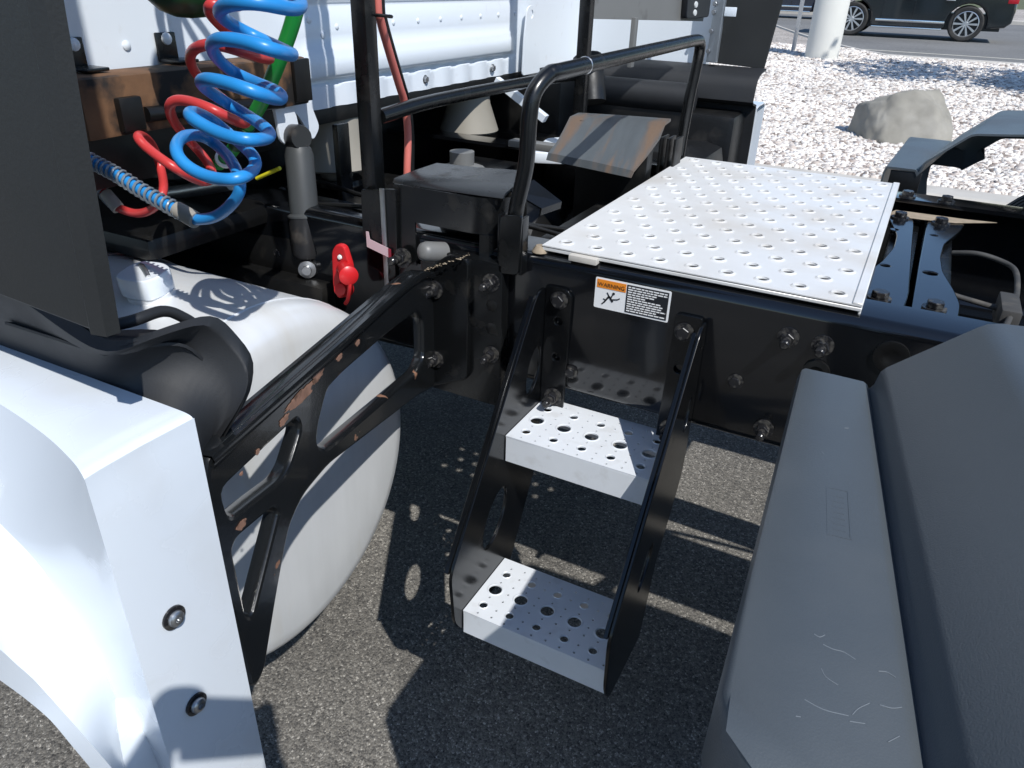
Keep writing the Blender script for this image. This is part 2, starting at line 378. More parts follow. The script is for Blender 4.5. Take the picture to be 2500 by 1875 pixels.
# loose gravel stones (stuff)
def stones(name, n, x0, x1, y0, y1, smin, smax):
    base = np.array([[-1, -1, -1], [1, -1, -1], [1, 1, -1], [-1, 1, -1], [-.7, -.7, 1], [.75, -.6, 1], [.6, .7, 1], [-.7, .6, 1]], float)*.5
    tri = np.array([[0, 1, 5], [0, 5, 4], [1, 2, 6], [1, 6, 5], [2, 3, 7], [2, 7, 6], [3, 0, 4], [3, 4, 7], [4, 5, 6], [4, 6, 7]])
    P = np.empty((n, 3)); P[:, 0] = rng.uniform(x0, x1, n); u = rng.uniform(0, 1, n); P[:, 1] = y0+(y1-y0)*u**1.25
    lim = np.array([edge_y(x)-.2 for x in P[:, 0]]); P[:, 1] = np.minimum(P[:, 1], lim-rng.uniform(0, .5, n))
    s = rng.uniform(smin, smax, n)*(0.8+0.5*u)
    P[:, 2] = np.array([gz(y) for y in P[:, 1]])+s*.16
    V = base[None]*(1+rng.uniform(-.28, .28, (n, 8, 1)))+rng.uniform(-.1, .1, (n, 8, 3))
    V *= (s[:, None]*np.stack([rng.uniform(.8, 1.25, n), rng.uniform(.65, 1.0, n), rng.uniform(.45, .8, n)], 1))[:, None, :]
    a = rng.uniform(0, 6.28, n); t = rng.uniform(-.5, .5, n)
    ca, sa = np.cos(a)[:, None], np.sin(a)[:, None]; ct, st = np.cos(t)[:, None], np.sin(t)[:, None]
    x, y, z = V[..., 0], V[..., 1], V[..., 2]; y, z = y*ct-z*st, y*st+z*ct; x, y = x*ca-y*sa, x*sa+y*ca
    V = np.stack([x, y, z], -1)+P[:, None]
    F = (tri[None]+(np.arange(n)*8)[:, None, None]).reshape(-1, 3)
    me = bpy.data.meshes.new(name); me.vertices.add(n*8); me.vertices.foreach_set('co', V.ravel())
    me.loops.add(F.size); me.loops.foreach_set('vertex_index', F.ravel().astype(np.int32))
    me.polygons.add(len(F)); me.polygons.foreach_set('loop_start', (np.arange(len(F))*3).astype(np.int32))
    me.update(calc_edges=True); return link(name, me, M['stone'])
tag(stones('gravel', 105000, -4.0, 4.6, 5.33, 16.5, 0.034, 0.062), 'loose pale cream and pink gravel covering the bed beyond the kerb', 'gravel', kind='stuff')

# ================================================================== THE TRUCK
TR = thing('semi_truck', (0.4, 0.43, 0), 'white semi truck tractor with black frame, aluminium deck plate and boarding ladder', 'truck')
# ---- frame rails
def rail(y_out, sgn, label):
    prof = []; h0, h1, fl, t, r = 0.755, 1.005, 0.088, 0.009, 0.018
    o = [(fl, h1), (r, h1)]+[(r-r*math.sin(a), h1-r+r*math.cos(a)) for a in (R(22), R(45), R(68))]+[(0, h1-r), (0, h0+r)]
    o += [(r-r*math.cos(a), h0+r-r*math.sin(a)) for a in (R(22), R(45), R(68))]+[(r, h0), (fl, h0)]
    i = [(fl, h0+t), (r+.004, h0+t), (t, h0+r+.004), (t, h1-r-.004), (r+.004, h1-t), (fl, h1-t)]
    prof = o+i; xs = (-2.6, -1.0, 0.3, 1.2, 2.6)
    rows = [[(x, y_out+sgn*u, z) for u, z in prof+[prof[0]]] for x in xs]
    ob = link('frame_rail', loftm(rows, 40), M['frame'], TR); ob['label'] = label; return ob
RL = rail(-0.012, 1, 'near glossy black frame rail carrying the ladder and warning sticker')
RR = rail(0.872, -1, 'far black frame rail')
for p in [(0.424, 0.954), (0.474, 0.953), (0.418, 0.789)]: bolt((p[0], -0.012, p[1]), (0, -1, 0), RL, STUD, 0.95, 'stud')
for p, r in [((0.567, 0.958), 0.024), ((0.474, 0.908), 0.02)]:
    lathe('washer', [(0, 0.004), (0.4*r, 0.004), (0.55*r, 0.006), (r, 0.005), (r, 0)], (p[0], -0.012, p[1]), (0, -1, 0), M['dark'], RL)
for p in [(0.075, 0.80), (0.36, 0.86), (0.68, 0.86), (0.72, 0.93), (0.8, 0.93), (-0.31, 0.83), (-0.45, 0.9), (-0.6, 0.9)]: bolt((p[0], -0.012, p[1]), (0, -1, 0), RL, BOLT, 0.8)
# ---- warning sticker on the near rail (sub-parts of the rail)
def srect(name, x0, x1, z0, z1, d, m, r=0.0):
    ol = [(x0, z0), (x1, z0), (x1, z1), (x0, z1)]
    if r: ol = rnd(ol, r)
    return platem(ol, [], 0.0004, basis((0, -0.0128-d, 0), (1, 0, 0), (0, 0, 1)))
def sput(name, me, m): return link(name, me, m, RL)
sx0, sx1, sz0, sz1 = 0.1075, 0.2375, 0.934, 0.988
sput('warning_sticker', srect('', sx0, sx1, sz0, sz1, 0, 0, 0.003), M['stwhite'])['label'] = 'small white, orange and black warning sticker on the rail'
sput('sticker_header', srect('', sx0+.003, sx0+.054, sz1-.0175, sz1-.003, .0006, 0), M['orange'])
sput('sticker_text_panel', srect('', sx0+.0555, sx1-.0035, sz0+.003, sz1-.003, .0006, 0), M['stblack'])
ms = []
for k in range(11):                                     # rows of fine print, too small to read in the photograph
    z = sz1-.0065-k*.0041; w = [.062, .07, .045, .04, .03, .05, .055, .06, .068, .05, .06][k]; x = sx0+.058
    while x < sx0+.058+w:
        L = random.uniform(.004, .009); ms.append(srect('', x, min(x+L, sx1-.006), z-.0010, z+.0009, .0012, 0)); x += L+.0013
sput('sticker_print', join(ms), M['stwhite'])
ms = []
for a, b, w in [((.026, .024), (.033, .015), .0035), ((.026, .024), (.018, .012), .003), ((.018, .012), (.014, .008), .0022), ((.031, .019), (.041, .021), .0022), ((.041, .021), (.045, .024), .002), ((.026, .024), (.022, .03), .002), ((.029, .02), (.032, .028), .002), ((.016, .018), (.021, .016), .0018)]:
    A = Vector(a); Bv = Vector(b); d = (Bv-A).normalized(); nn = Vector((-d.y, d.x))*w/2
    ms.append(platem([tuple(A+nn+Vector((sx0, sz0))), tuple(Bv+nn+Vector((sx0, sz0))), tuple(Bv-nn+Vector((sx0, sz0))), tuple(A-nn+Vector((sx0, sz0)))], [], .0004, basis((0, -0.0134, 0), (1, 0, 0), (0, 0, 1))))
ms.append(platem(circ(sx0+.0335, sz0+.030, .0024), [], .0004, basis((0, -0.0134, 0), (1, 0, 0), (0, 0, 1))))
sput('falling_figure', join(ms), M['stblack'])
fc = bpy.data.curves.new('t', 'FONT'); fc.body = 'WARNING'; fc.size = 0.0125; fc.align_x = 'CENTER'
fo = bpy.data.objects.new('t', fc); COL.objects.link(fo)
me = bpy.data.meshes.new_from_object(fo.evaluated_get(bpy.context.evaluated_depsgraph_get())); bpy.data.objects.remove(fo)
me.materials.clear(); me.transform(basis((sx0+.0285, -.0142, sz1-.0145), (1, 0, 0), (0, 0, 1)) @ Matrix.Scale(0.78, 4)); sput('sticker_lettering', me, M['stblack'])

# ---- deck plate with dimpled holes
DX, DY, DZ = 0.5125, 0.86, 1.020
hl = []
for j in range(15):
    y = 0.032+0.0567*j
    for i in range(9):
        x = 0.0315+0.0555*i+(0.0 if j % 2 == 0 else 0.0278)
        if 0.02 < x < DX-0.035 and y < DY-0.02: hl.append((x, y))
top = platem([(0, 0), (DX, 0), (DX, DY), (0, DY)], [circ(x, y, 0.0086, 14) for x, y in hl], 0.0028, Matrix.Translation((0, 0, DZ-.0014)), 0.0005)
ms = [top]
for x, y in hl:
    me = lathem([(0.0150, 0.0), (0.0125, 0.0016), (0.0108, 0.0026), (0.0094, 0.0022), (0.0088, -0.0012)], 14); me.transform(Matrix.Translation((x, y, DZ-.0004))); ms.append(me)
for a, b in [((DX-.014, 0.0, DZ-.001), (DX, DY, DZ+.003)), ((0, 0.0, DZ-.010), (DX, .004, DZ-.004)), ((0, DY-.004, DZ-.010), (DX, DY, DZ-.004)), ((DX-.004, 0.0045, DZ-.020), (DX, DY-.0045, DZ-.005)), ((0, 0.0045, DZ-.012), (.004, DY-.0045, DZ-.005))]:
    a = Vector(a); b = Vector(b); me = boxm(b.x-a.x, b.y-a.y, b.z-a.z, .0012, 1); me.transform(Matrix.Translation((a+b)/2)); ms.append(me)
link('deck_plate', join(ms), M['deck'], TR)['label'] = 'bright perforated aluminium deck plate across the frame rails'
box('deck_spacer', (0.055, -0.012, 1.0055), (0.105, 0.03, 1.0155), M['concrete'], TR, .001)
me = lathem([(0, .012), (.008, .011), (.014, .003), (.015, 0)], 12); me.transform(Matrix.Translation((-0.006, 0.006, 1.005))); link('rubber_pad', me, M['dust'], TR)
for y in (0.03, 0.83):
    box('deck_bearer', (0.02, y-.02, 0.996+.0095), (0.49, y+.02, 0.9975+.0095+.004), M['black'], TR, .001)

# ---- boarding ladder
def stile(x, th, side):
    ol = [(-0.014, 0.955), (-0.05, 0.950), (-0.335, 0.545), (-0.325, 0.43), (-0.300, 0.392), (-0.13, 0.392), (-0.014, 0.60)]
    if side > 0: ol = [(-0.014, 0.955), (-0.05, 0.950), (-0.335, 0.545), (-0.325, 0.43), (-0.305, 0.386), (-0.15, 0.386), (-0.135, 0.45), (-0.115, 0.53), (-0.06, 0.60), (-0.02, 0.66), (-0.014, 0.70)]
    ol = rnd(ol, 0.018, 3); hs = [circ(-0.185, 0.565, 0.034, 20, 1.75, R(56)), circ(-0.052, 0.805, 0.024, 18, 1.9, R(70))]
    if side > 0: hs = [circ(-0.185, 0.575, 0.022, 20, 1.9, R(54)), circ(-0.052, 0.80, 0.016, 18, 1.9, R(70))]
    return platem(ol, hs, th, basis((x, 0, 0), (0, 1, 0), (0, 0, 1)), 0.0012)
ms = [stile(0.0165, 0.006, -1), stile(0.2985, 0.006, 1)]
# bent front flanges: narrow returns along the sloping front edge
for x0, x1 in ((0.004, 0.0135), (0.2955, 0.288)):
    a = Vector((0, -0.052, 0.945)); b = Vector((0, -0.334, 0.548)); d = (b-a).normalized(); nrm = Vector((0, d.z, -d.y))
    me = boxm(abs(x1-x0), .005, (b-a).length, .001, 1)
    me.transform(Matrix.Translation(Vector(((x0+x1)/2, 0, 0))+(a+b)/2+nrm*-.002) @ Vector((0, 0, 1)).rotation_difference(-d).to_matrix().to_4x4()); ms.append(me)
# bolting flanges against the rail
ms.append(platem(rnd([(0.02, 0.70), (0.066, 0.70), (0.070, 0.945), (0.058, 0.957), (0.02, 0.957)], .008), [circ(.047, .895, .008), circ(.047, .825, .008)], .006, basis((0, -0.0165, 0), (1, 0, 0), (0, 0, 1)), .001))
ms.append(platem(rnd([(0.245, 0.70), (0.2955, 0.70), (0.2955, 0.957), (0.25, 0.957)], .008), [circ(.268, .86, .008)], .006, basis((0, -0.0165, 0), (1, 0, 0), (0, 0, 1)), .001))
M['ladder'] = mat('ladder_black_paint', (0.003, 0.0034, 0.004), 0.2, spec=0.45, dirt=(0.03, 0.027, 0.023), dscale=20, dlo=0.62, dhi=0.85, damt=0.3)
LD = link('boarding_ladder', join(ms), M['ladder'], TR); LD['label'] = 'black two-step boarding ladder bolted to the near rail'
for p in [(0.047, 0.935), (0.047, 0.745), (0.268, 0.928), (0.268, 0.745)]: bolt((p[0], -0.0196, p[1]), (0, -1, 0), LD, STUD if p[1] < .8 else BOLT, 1.0)
def tread(z, y0):
    x0, x1, d, dr = 0.0205, 0.2940, 0.155, 0.052
    y1 = y0+d; big = [(0.0455+.0525*k, y0+.072) for k in range(5)]
    med = [(0.0455+.0525*k, y0+.072+.0435) for k in range(5)]+[(0.0455+.0525*k, y0+.072-.0435) for k in range(5)]
    sm = [(0.0455+.0525*(k+.5), y0+.072+o) for k in range(-1, 5) for o in (0, .02, -.02, .044, -.044, .066, -.062) if 0.026 < 0.0455+.0525*(k+.5) < .288]
    sm += [(0.0455+.0525*k, y0+.072+o) for k in range(5) for o in (.021, -.0215, .062, -.064)]
    hs = [circ(x, y, .0122, 20) for x, y in big]+[circ(x, y, .0073, 14) for x, y in med]+[circ(x, y, .0023, 8) for x, y in sm]
    ms = [platem([(x0, y0), (x1, y0), (x1, y1), (x0, y1)], hs, .0024, Matrix.Translation((0, 0, z-.0012)))]
    for pts, r in ((big, .0122), (med, .0073)):
        for x, y in pts:
            me = lathem([(r*1.32, 0), (r*1.12, .0012), (r*1.0, .0006), (r*.97, -.002)], 20); me.transform(Matrix.Translation((x, y, z-.0002))); ms.append(me)
    me = boxm(x1-x0, .004, dr-.001, .001, 1); me.transform(Matrix.Translation(((x0+x1)/2, y0+.0021, z-dr/2-.0018))); ms.append(me)
    me = boxm(x1-x0, .004, dr-.001, .001, 1); me.transform(Matrix.Translation(((x0+x1)/2, y1-.0021, z-dr/2-.003))); ms.append(me)
    return link('tread', join(ms), M['tread'], LD)
tread(0.725, -0.155)['label'] = 'upper perforated aluminium tread, mostly in sun'
tread(0.440, -0.299)['label'] = 'lower perforated aluminium tread, half in shade'

# ---- fuel tank
tr, tx1 = 0.322, -0.258
prof = [(0, 0.010), (.12, .010), (.2, .008), (.270, 0.004), (.292, -0.001), (.306, -.010), (.315, -.023), (.320, -.038), (.322, -.055), (.322, -.5), (.322, -1.5), (.30, -1.56), (0, -1.57)]
FT = lathe('fuel_tank', prof, (tx1, -0.372, 0.640), (1, 0, 0), M['tank'], TR, 72); FT['label'] = 'large round brushed aluminium fuel tank'
for p in FT.data.polygons: p.use_smooth = True
me = lathem([(.3222, -.0025), (.3240, 0), (.3222, .0025)], 72); me.transform(aim((-.322, -.372, .64), (1, 0, 0))); link('weld_seam', me, M['tank'], FT)
for x in (-0.75, -1.35):
    me = lathem([(.3235, -.03), (.327, -.03), (.327, .03), (.3235, .03)], 64); me.transform(aim((x, -.372, .64), (1, 0, 0))); link('tank_strap', me, M['steel'], FT)
lathe('filler_neck', [(0.036, -.02), (0.036, .010), (.033, .012), (0, .012)], (-0.495, -0.40, 0.957), (0, -.12, 1), M['tank'], FT, 32)
pts = [(-.034, -.026), (-.014, -.034), (.024, -.034), (.036, -.014), (.036, .02), (.014, .034), (-.024, .034), (-.036, .014)]
plate('filler_cap', rnd(pts, .01), [], .034, basis((-0.495, -0.405, 0.985), (1, .25, 0), (0, 1, .12)), M['white'], FT, .003)
tube('filler_handle', [(-.522, -.392, 1.000), (-.505, -.40, 1.006), (-.485, -.41, 1.006), (-.47, -.418, 1.0)], .004, M['steel'], FT, 8, 4)

# ---- left side fairing (white) with flared lower skirt
def v3(pl, y=None): return [Vector(p) if y is None else Vector((p[0], y, p[1])) for p in pl]
T = [(-.75, -.80, 1.062), (-.45, -.80, 1.062), (-.25, -.806, 1.062), (-.167, -.812, 1.062), (-.085, -.824, 1.062), (-.03, -.837, 1.062), (-.007, -.8445, 1.061), (-.001, -.8465, 1.056), (0, -.847, 1.045), (0, -.847, .9), (0, -.847, .74), (0, -.848, .55), (0, -.848, .35)]
R0 = [(-.75, -.832, .985), (-.45, -.835, .985), (-.30, -.84, .980), (-.21, -.845, .966), (-.162, -.847, .944), (-.122, -.848, .920), (-.095, -.848, .878), (-.069, -.848, .83), (-.061, -.848, .763), (-.062, -.848, .696), (-.073, -.848, .645), (-.085, -.848, .55), (-.10, -.848, .35)]
R1 = [(-.75, -.885, .862), (-.45, -.89, .862), (-.30, -.895, .862), (-.20, -.90, .860), (-.125, -.902, .854), (-.10, -.902, .845), (-.075, -.902, .836), (-.045, -.902, .812), (-.010, -.902, .782), (.008, -.90, .752), (.014, -.896, .70), (.014, -.89, .55), (.012, -.886, .35)]
R2 = [(p[0]-.003, p[1]+.003, p[2]-.005) for p in R1]
R3 = [(-.75, -.905, .80), (-.45, -.905, .802), (-.30, -.905, .806), (-.20, -.905, .808), (-.148, -.906, .806), (-.120, -.906, .804), (-.097, -.906, .801), (-.067, -.906, .792), (-.045, -.905, .765), (-.027, -.903, .735), (-.012, -.90, .69), (-.006, -.893, .55), (-.006, -.889, .35)]
R4 = [(p[0]-.03, -.80, p[2]-.004) for p in R3]
RM = [tuple(Vector(a).lerp(Vector(b), .5)+Vector((.002, -.004, .003))) for a, b in zip(R0, R1)]
rows = [crom(r, 5) for r in (T, R0, RM, R1, R2, R3, R4)]; NC = len(rows[0])
mid = [rows[0][k].lerp(rows[1][k], .6)+Vector((0, .004, 0)) for k in range(NC)]
allrows = [rows[0], mid]+rows[1:]
FA = link('side_fairing', loftm(allrows, 24), M['white'], TR); FA['label'] = 'glossy white side fairing skirt beside the fuel tank'
# top + end faces as one bevelled strip (the fairing's upper shell)
inner = [Vector((p.x, -.737, p.z)) for p in rows[0]]
link('fairing_end_shell', loftm([rows[0], [a.lerp(b, .12)+Vector((.0015 if a.z < 1.03 else 0, 0, .002 if a.x < -.02 else .001)) for a, b in zip(rows[0], inner)], [a.lerp(b, .5)+Vector((.0025 if a.z < 1.03 else 0, 0, .003 if a.x < -.02 else .0015)) for a, b in zip(rows[0], inner)], inner, [Vector((p.x-.02, p.y+.001, p.z-.02)) for p in inner]], 30), M['white'], FA)
FB = hexm(.0001, .0001, .0125, .002)
btn = join([lathem([(0, .0), (.0125, 0), (.0125, .0022), (.011, .003), (.0085, .003)], 24)]); btn.materials.append(M['darkbolt'])
dome = lathem([(.0085, .003), (.008, .006), (.006, .0078), (.0032, .0082), (.003, .005), (0, .005)], 20); dome.materials.append(M['steel'])
for z in (0.872, 0.748):
    o = link('fairing_washer', btn, None, FA, aim((.0028, -.806, z), (1, 0, 0))); link('fairing_bolt', dome, None, FA, aim((.0029, -.806, z), (1, 0, 0)))

# ---- truss bracket between rail and fairing
ex = Vector((.185, -.7, 0)).normalized(); BM = basis((-.2, -.06, 0), ex, (0, 0, 1))
outer = rnd([(-.012, .950), (.094, .978), (.40, .992), (.685, 1.004), (.700, .95), (.700, .85), (.690, .735), (.685, .665), (.660, .670), (.613, .744), (.563, .817), (.521, .834), (.448, .832), (.095, .746), (-.005, .712), (-.012, .83)], .02, 3)
W1 = rnd([(0.083, 0.908), (0.05, 0.878), (0.052, 0.805), (0.09, 0.795), (0.449, 0.858), (0.474, 0.88), (0.463, 0.905), (0.429, 0.94), (0.382, 0.94), (0.219, 0.926)], .012, 3)
W2 = rnd([(.514, .945), (.507, .926), (.545, .893), (.566, .890), (.672, .913), (.676, .954)], .014, 3)
W3 = rnd([(.590, .867), (.580, .853), (.664, .765), (.674, .776), (.676, .875), (.664, .882)], .012, 3)
BR = plate('fairing_bracket', outer, [W1, W2, W3], .022, BM, M['scratch'], TR, .005); BR['label'] = 'black cast truss bracket with paint worn to rust, holding the fairing'
# rounded top rail of the bracket
tp = crom([(-.005, .948, 0), (.094, .974, 0), (.40, .988, 0), (.685, 1.0, 0)], 5)
sec = [(-.017, -.004), (-.015, .002), (.015, .002), (.017, -.004), (.015, -.010), (-.015, -.010), (-.017, -.004)]
link('bracket_top_flange', loftm([[BM @ Vector((q.x, q.y+b_, a_)) for a_, b_ in sec] for q in tp], 40), M['scratch'], BR)
def patch(u, z, w, h, n, dz=.0135):
    ol = []
    ph = random.random()*9
    for k in range(44):
        t = 2*math.pi*k/44; r = .8+.35*mnoise.noise(Vector((2*math.cos(t), 2*math.sin(t), ph)))+.22*mnoise.noise(Vector((6*math.cos(t), 6*math.sin(t), ph))); ol.append((u+w*r*math.cos(t), z+h*r*math.sin(t)))
    return platem(ol, [], .0006, BM @ Matrix.Translation((0, 0, n)))
ms = [patch(.50, .968, .040, .010, -.0118), patch(.455, .972, .020, .008, -.0119), patch(.545, .960, .014, .006, -.0118), patch(.39, .968, .010, .005, -.0118), patch(.33, .962, .008, .005, -.0117), patch(.605, .955, .005, .004, -.0118), patch(.64, .95, .004, .003, -.0117), patch(.655, .893, .010, .006, -.0118)]
for w_ in ms: link('worn_patch', w_, M['bare'], BR)
FLp = plate('bracket_flange', rnd([(-.215, .705), (-.118, .748), (-.116, .985), (-.155, .990), (-.213, .945)], .012), [], .014, basis((0, -.046, 0), (1, 0, 0), (0, 0, 1)), M['black'], BR, .002)
for p in [(-.186, .917), (-.187, .775)]: bolt((p[0], -.053, p[1]), (0, -1, 0), BR, STUD, 1.0)
# dust crust on top of the bracket's root
bm = bmesh.new()
for k in range(120):
    x = -.205+.085*random.random(); c = Vector((x, random.uniform(-.066, -.036), .951+(x+.205)*.48+random.uniform(-.001, .003)))
    if random.random() < .3: c = Vector((random.gauss(-.196, .004), -.062+random.uniform(-.004, .004), random.uniform(.905, .955)))
    bmesh.ops.create_icosphere(bm, subdivisions=1, radius=random.uniform(.0006, .0022)*random.uniform(.5, 1), matrix=Matrix.Translation(c) @ Matrix.Diagonal((1.6, 1.2, .5, 1)))
link('dust_crust', finish(bm, 60), M['dust'], BR)
# hanger angle behind the flange
box('hanger_plate', (-.225, -.039, .70), (-.055, -.0125, .985), M['black'], TR, .003)
for p in [(-.076, .949), (-.073, .809)]: bolt((p[0], -.0395, p[1]), (0, -1, 0), TR, STUD, .95)
for z in (.905, .86): lathe('slot', [(0, .001), (.009, .001), (.011, 0)], (-.075, -.0395, z), (0, -1, 0), M['dark'], TR, 16)

# ---- black plastic close-out behind the fairing
rim = [(-.75, -.768, 1.17), (-.45, -.765, 1.16), (-.204, -.76, 1.147), (-.14, -.76, 1.131), (-.09, -.76, 1.117), (-.062, -.755, 1.117), (-.050, -.74, 1.124), (-.044, -.72, 1.125), (-.036, -.69, 1.126), (-.034, -.675, 1.123), (-.033, -.665, 1.112), (-.029, -.66, 1.096), (-.019, -.655, 1.083), (-.011, -.655, 1.073), (-.009, -.66, 1.057), (-.010, -.67, 1.042), (-.030, -.695, .998)]
bot = [(-.75, -.737, 1.05), (-.45, -.737, 1.05), (-.204, -.737, 1.05), (-.14, -.737, 1.05), (-.10, -.737, 1.05), (-.08, -.735, 1.05), (-.065, -.735, 1.05), (-.05, -.735, 1.05), (-.04, -.734, 1.05), (-.032, -.733, 1.05), (-.026, -.732, 1.045), (-.022, -.731, 1.035), (-.018, -.730, 1.02), (-.016, -.730, 1.0), (-.016, -.730, .98), (-.02, -.730, .965), (-.03, -.730, .955)]
a = relax(resample(crom(rim, 5), 90), 3); b = relax(resample(crom(bot, 5), 90), 8); m1 = []
for k in range(90):
    p = a[k].lerp(b[k], .5); s_ = max(0, (k-35)/55); s_ = s_*s_*(3-2*s_); p += Vector((-.022*s_, .012*s_, -.004*s_)); m1.append(p)
lip = [p+Vector((-.006, .014, .003)) for p in a]
CO = link('fairing_closeout', loftm([[p+Vector((-.012, .016, -.01)) for p in a], lip, a, [p.lerp(q, .08) for p, q in zip(a, m1)], [p.lerp(q, .45)+Vector((-.004, .003, 0)) for p, q in zip(a, m1)], m1, [p.lerp(q, .55)+Vector((-.004, .002, 0)) for p, q in zip(m1, b)], b], 70, thick=.004), M['plastic'], TR); CO['label'] = 'curved black plastic close-out panel above the white fairing'
tube('inner_ridge', [(-.16, -.73, 1.105), (-.12, -.70, 1.113), (-.12, -.66, 1.110), (-.117, -.64, 1.097), (-.116, -.625, 1.078), (-.12, -.62, 1.05)], .006, M['plastic'], CO, 10, 6)
sh0 = relax(resample([(-.24, -.75, 1.105), (-.16, -.715, 1.098), (-.13, -.66, 1.09), (-.125, -.62, 1.06)], 16), 4); sh1 = relax(resample([(-.09, -.75, 1.108), (-.062, -.72, 1.112), (-.052, -.69, 1.106), (-.045, -.665, 1.06)], 16), 4)
link('closeout_shelf', loftm([sh0, [p.lerp(q, .5) for p, q in zip(sh0, sh1)], sh1], 70, thick=.003), M['plastic'], CO)

# ---- side extenders
def extender(y, sgn, label):
    pts = [(-.66, 1.20), (-.13, 1.177), (-.012, 1.172), (.012, 1.170), (.034, 1.402), (.036, 2.2), (.036, 3.0), (-.66, 3.1)]
    pn = plate('side_extender', rnd(pts, .01), [], .010, basis((0, y, 0), (1, 0, 0), (0, 0, 1)), M['rubber'], TR, .002); pn['label'] = label
    seam = [Vector((-.012, y-sgn*.004, 1.172)), Vector((.012, y-sgn*.004, 1.402)), Vector((.014, y-sgn*.004, 2.2)), Vector((.014, y-sgn*.004, 3.0))]
    rows = [[p+Vector((0, 0, 0)) for p in seam], [p+Vector((.010, -sgn*.006, 0)) for p in seam], [p+Vector((.024, -sgn*.003, 0)) for p in seam], [p+Vector((.026, sgn*.008, 0)) for p in seam]]
    link('rubber_edge', loftm(rows, 30, thick=.003), M['rubber'], pn)
    return pn
EL = extender(-.80, 1, 'near dark grey rubber side extender of the cab')
ER = extender(1.66, -1, 'far dark grey side extender of the cab')
# ---- cab
def cab():
    ys = sorted(set([-.78, -.5, -.36, 0.08, 0.10]+list(np.round(np.arange(.16, 1.14, .02), 3))+[1.15, 1.3, 1.64]))
    zs = [1.153, 1.158, 1.17, 1.19, 1.199, 1.204, 1.209, 1.214, 1.222, 1.24, 1.255, 1.264, 1.27, 1.276, 1.3, 1.34, 1.352, 1.36, 1.368, 1.45, 1.9, 2.4, 2.9, 3.15]
    def off(y, z):
        d = 0
        if .14 < y < 1.12:
            e = min(1, min(y-.14, 1.12-y)/.05); e = e*e*(3-2*e)
            if 1.204 <= z <= 1.209: d = -.008
            if 1.212 <= z <= 1.265: d = .013*min(1, (z-1.209)/.008)
            if 1.264 <= z <= 1.27: d = .007
            if 1.352 <= z <= 1.36: d = -.007
            d *= e
            if z < 1.2: d += .003*(1 if int(round(y*100)) % 10 in (0, 2, 4) else -1)
        return d
    rows = [[(-.65+off(y, z), y, z) for y in ys] for z in zs]
    back = loftm(rows, 50)
    w = boxm(1.9, 2.42, 2.0, .06); w.transform(Matrix.Translation((-1.625, .43, 2.16)))
    ho = boxm(1.5, 2.1, 1.1, .12); ho.transform(Matrix.Translation((-3.3, .43, 1.55)))
    return join([back, w, ho])
CB = link('cab', cab(), M['cabwhite'], TR); CB['label'] = 'white stamped rear wall of the truck cab'
RV = lathem([(0.006, 0), (.0055, .0018), (.003, .0032), (0, .0036)], 12); RV.materials.append(M['cabwhite'])
for k in range(9): link('rivet', RV, None, CB, aim((-.65, .287+.104*k, 1.314+.0008*k), (1, 0, 0)))
for p in [(-.24, 1.305), (.30, 1.22), (.24, 1.30), (.20, 1.33), (.52, 1.175)]: link('rivet', RV, None, CB, aim((-.65, p[0], p[1]), (1, 0, 0)) @ Matrix.Scale(1.3, 4))
for y in (.62, .98): bolt((-.648, y, 1.178), (1, 0, 0), CB, ZBOLT, .8, 'cab_bolt')
box('cab_dark_strip', (-.66, .10, 1.120), (-.6505, 1.62, 1.1515), M['dark'], CB, .002)
box('cab_dark_strip', (-.66, -.78, 1.10), (-.62, .04, 1.186), M['dark'], CB, .004)  # dark box added over the white cab edge to darken the area below the beam
plate('wall_strap', rnd([(1.135, 1.145), (1.262, 1.145), (1.235, 1.25), (1.215, 1.332), (1.185, 1.345), (1.155, 1.335), (1.14, 1.25)], .012), [circ(1.185, 1.318, .012)], .005, basis((-.628, 0, 0), (0, 1, 0), (0, 0, 1)), M['cabwhite'], CB, .001)
plate('gusset_bracket', rnd([(.03, 1.26), (.13, 1.26), (.115, 1.20), (.145, 1.13), (.12, 1.105), (.085, 1.16), (.04, 1.19)], .012), [circ(.1, 1.21, .006)], .006, basis((-.60, 0, 0), (0, 1, 0), (0, 0, 1)), M['cabwhite'], CB, .001)
plate('gusset_bracket', rnd([(-.01, 1.215), (.045, 1.2), (.055, 1.14), (.03, 1.11), (.0, 1.125), (-.004, 1.17)], .012), [circ(.02, 1.135, .008)], .008, basis((-.575, 0, 0), (0, 1, 0), (0, 0, 1)), M['cabwhite'], CB, .001)
for y0, y1 in ((-.352, -.318), (-.185, -.145)):
    br = box('mounting_bracket', (-.649, y0, 1.276), (-.644, y1, 1.322), M['black'], CB, .004)
    box('bracket_foot', (-.6435, y0, 1.2765), (-.60, y1+.004, 1.282), M['black'], CB, .002)
    link('bracket_rivet', RV, None, CB, aim((-.6438, (y0+y1)/2, 1.312), (1, 0, 0)) @ Matrix.Scale(1.7, 4))
# rusty beam under the cab
BE = box('cross_beam', (-.640, -.40, 1.188), (-.560, .08, 1.274), M['rust'], TR, .006); BE['label'] = 'rusty brown steel beam below the cab wall'
for y in (-.335, -.33):
    pass
box('beam_clip', (-.5595, -.35, 1.195), (-.545, -.31, 1.245), M['dark'], BE, .004)
box('beam_end_plate', (-.5595, .035, 1.195), (-.55, .079, 1.272), M['dark'], BE, .003)
tube('beam_pipe', [(-.557, -.30, 1.215), (-.553, -.2, 1.212), (-.555, -.1, 1.205), (-.557, .0, 1.2)], .012, M['dark'], BE, 10, 4)

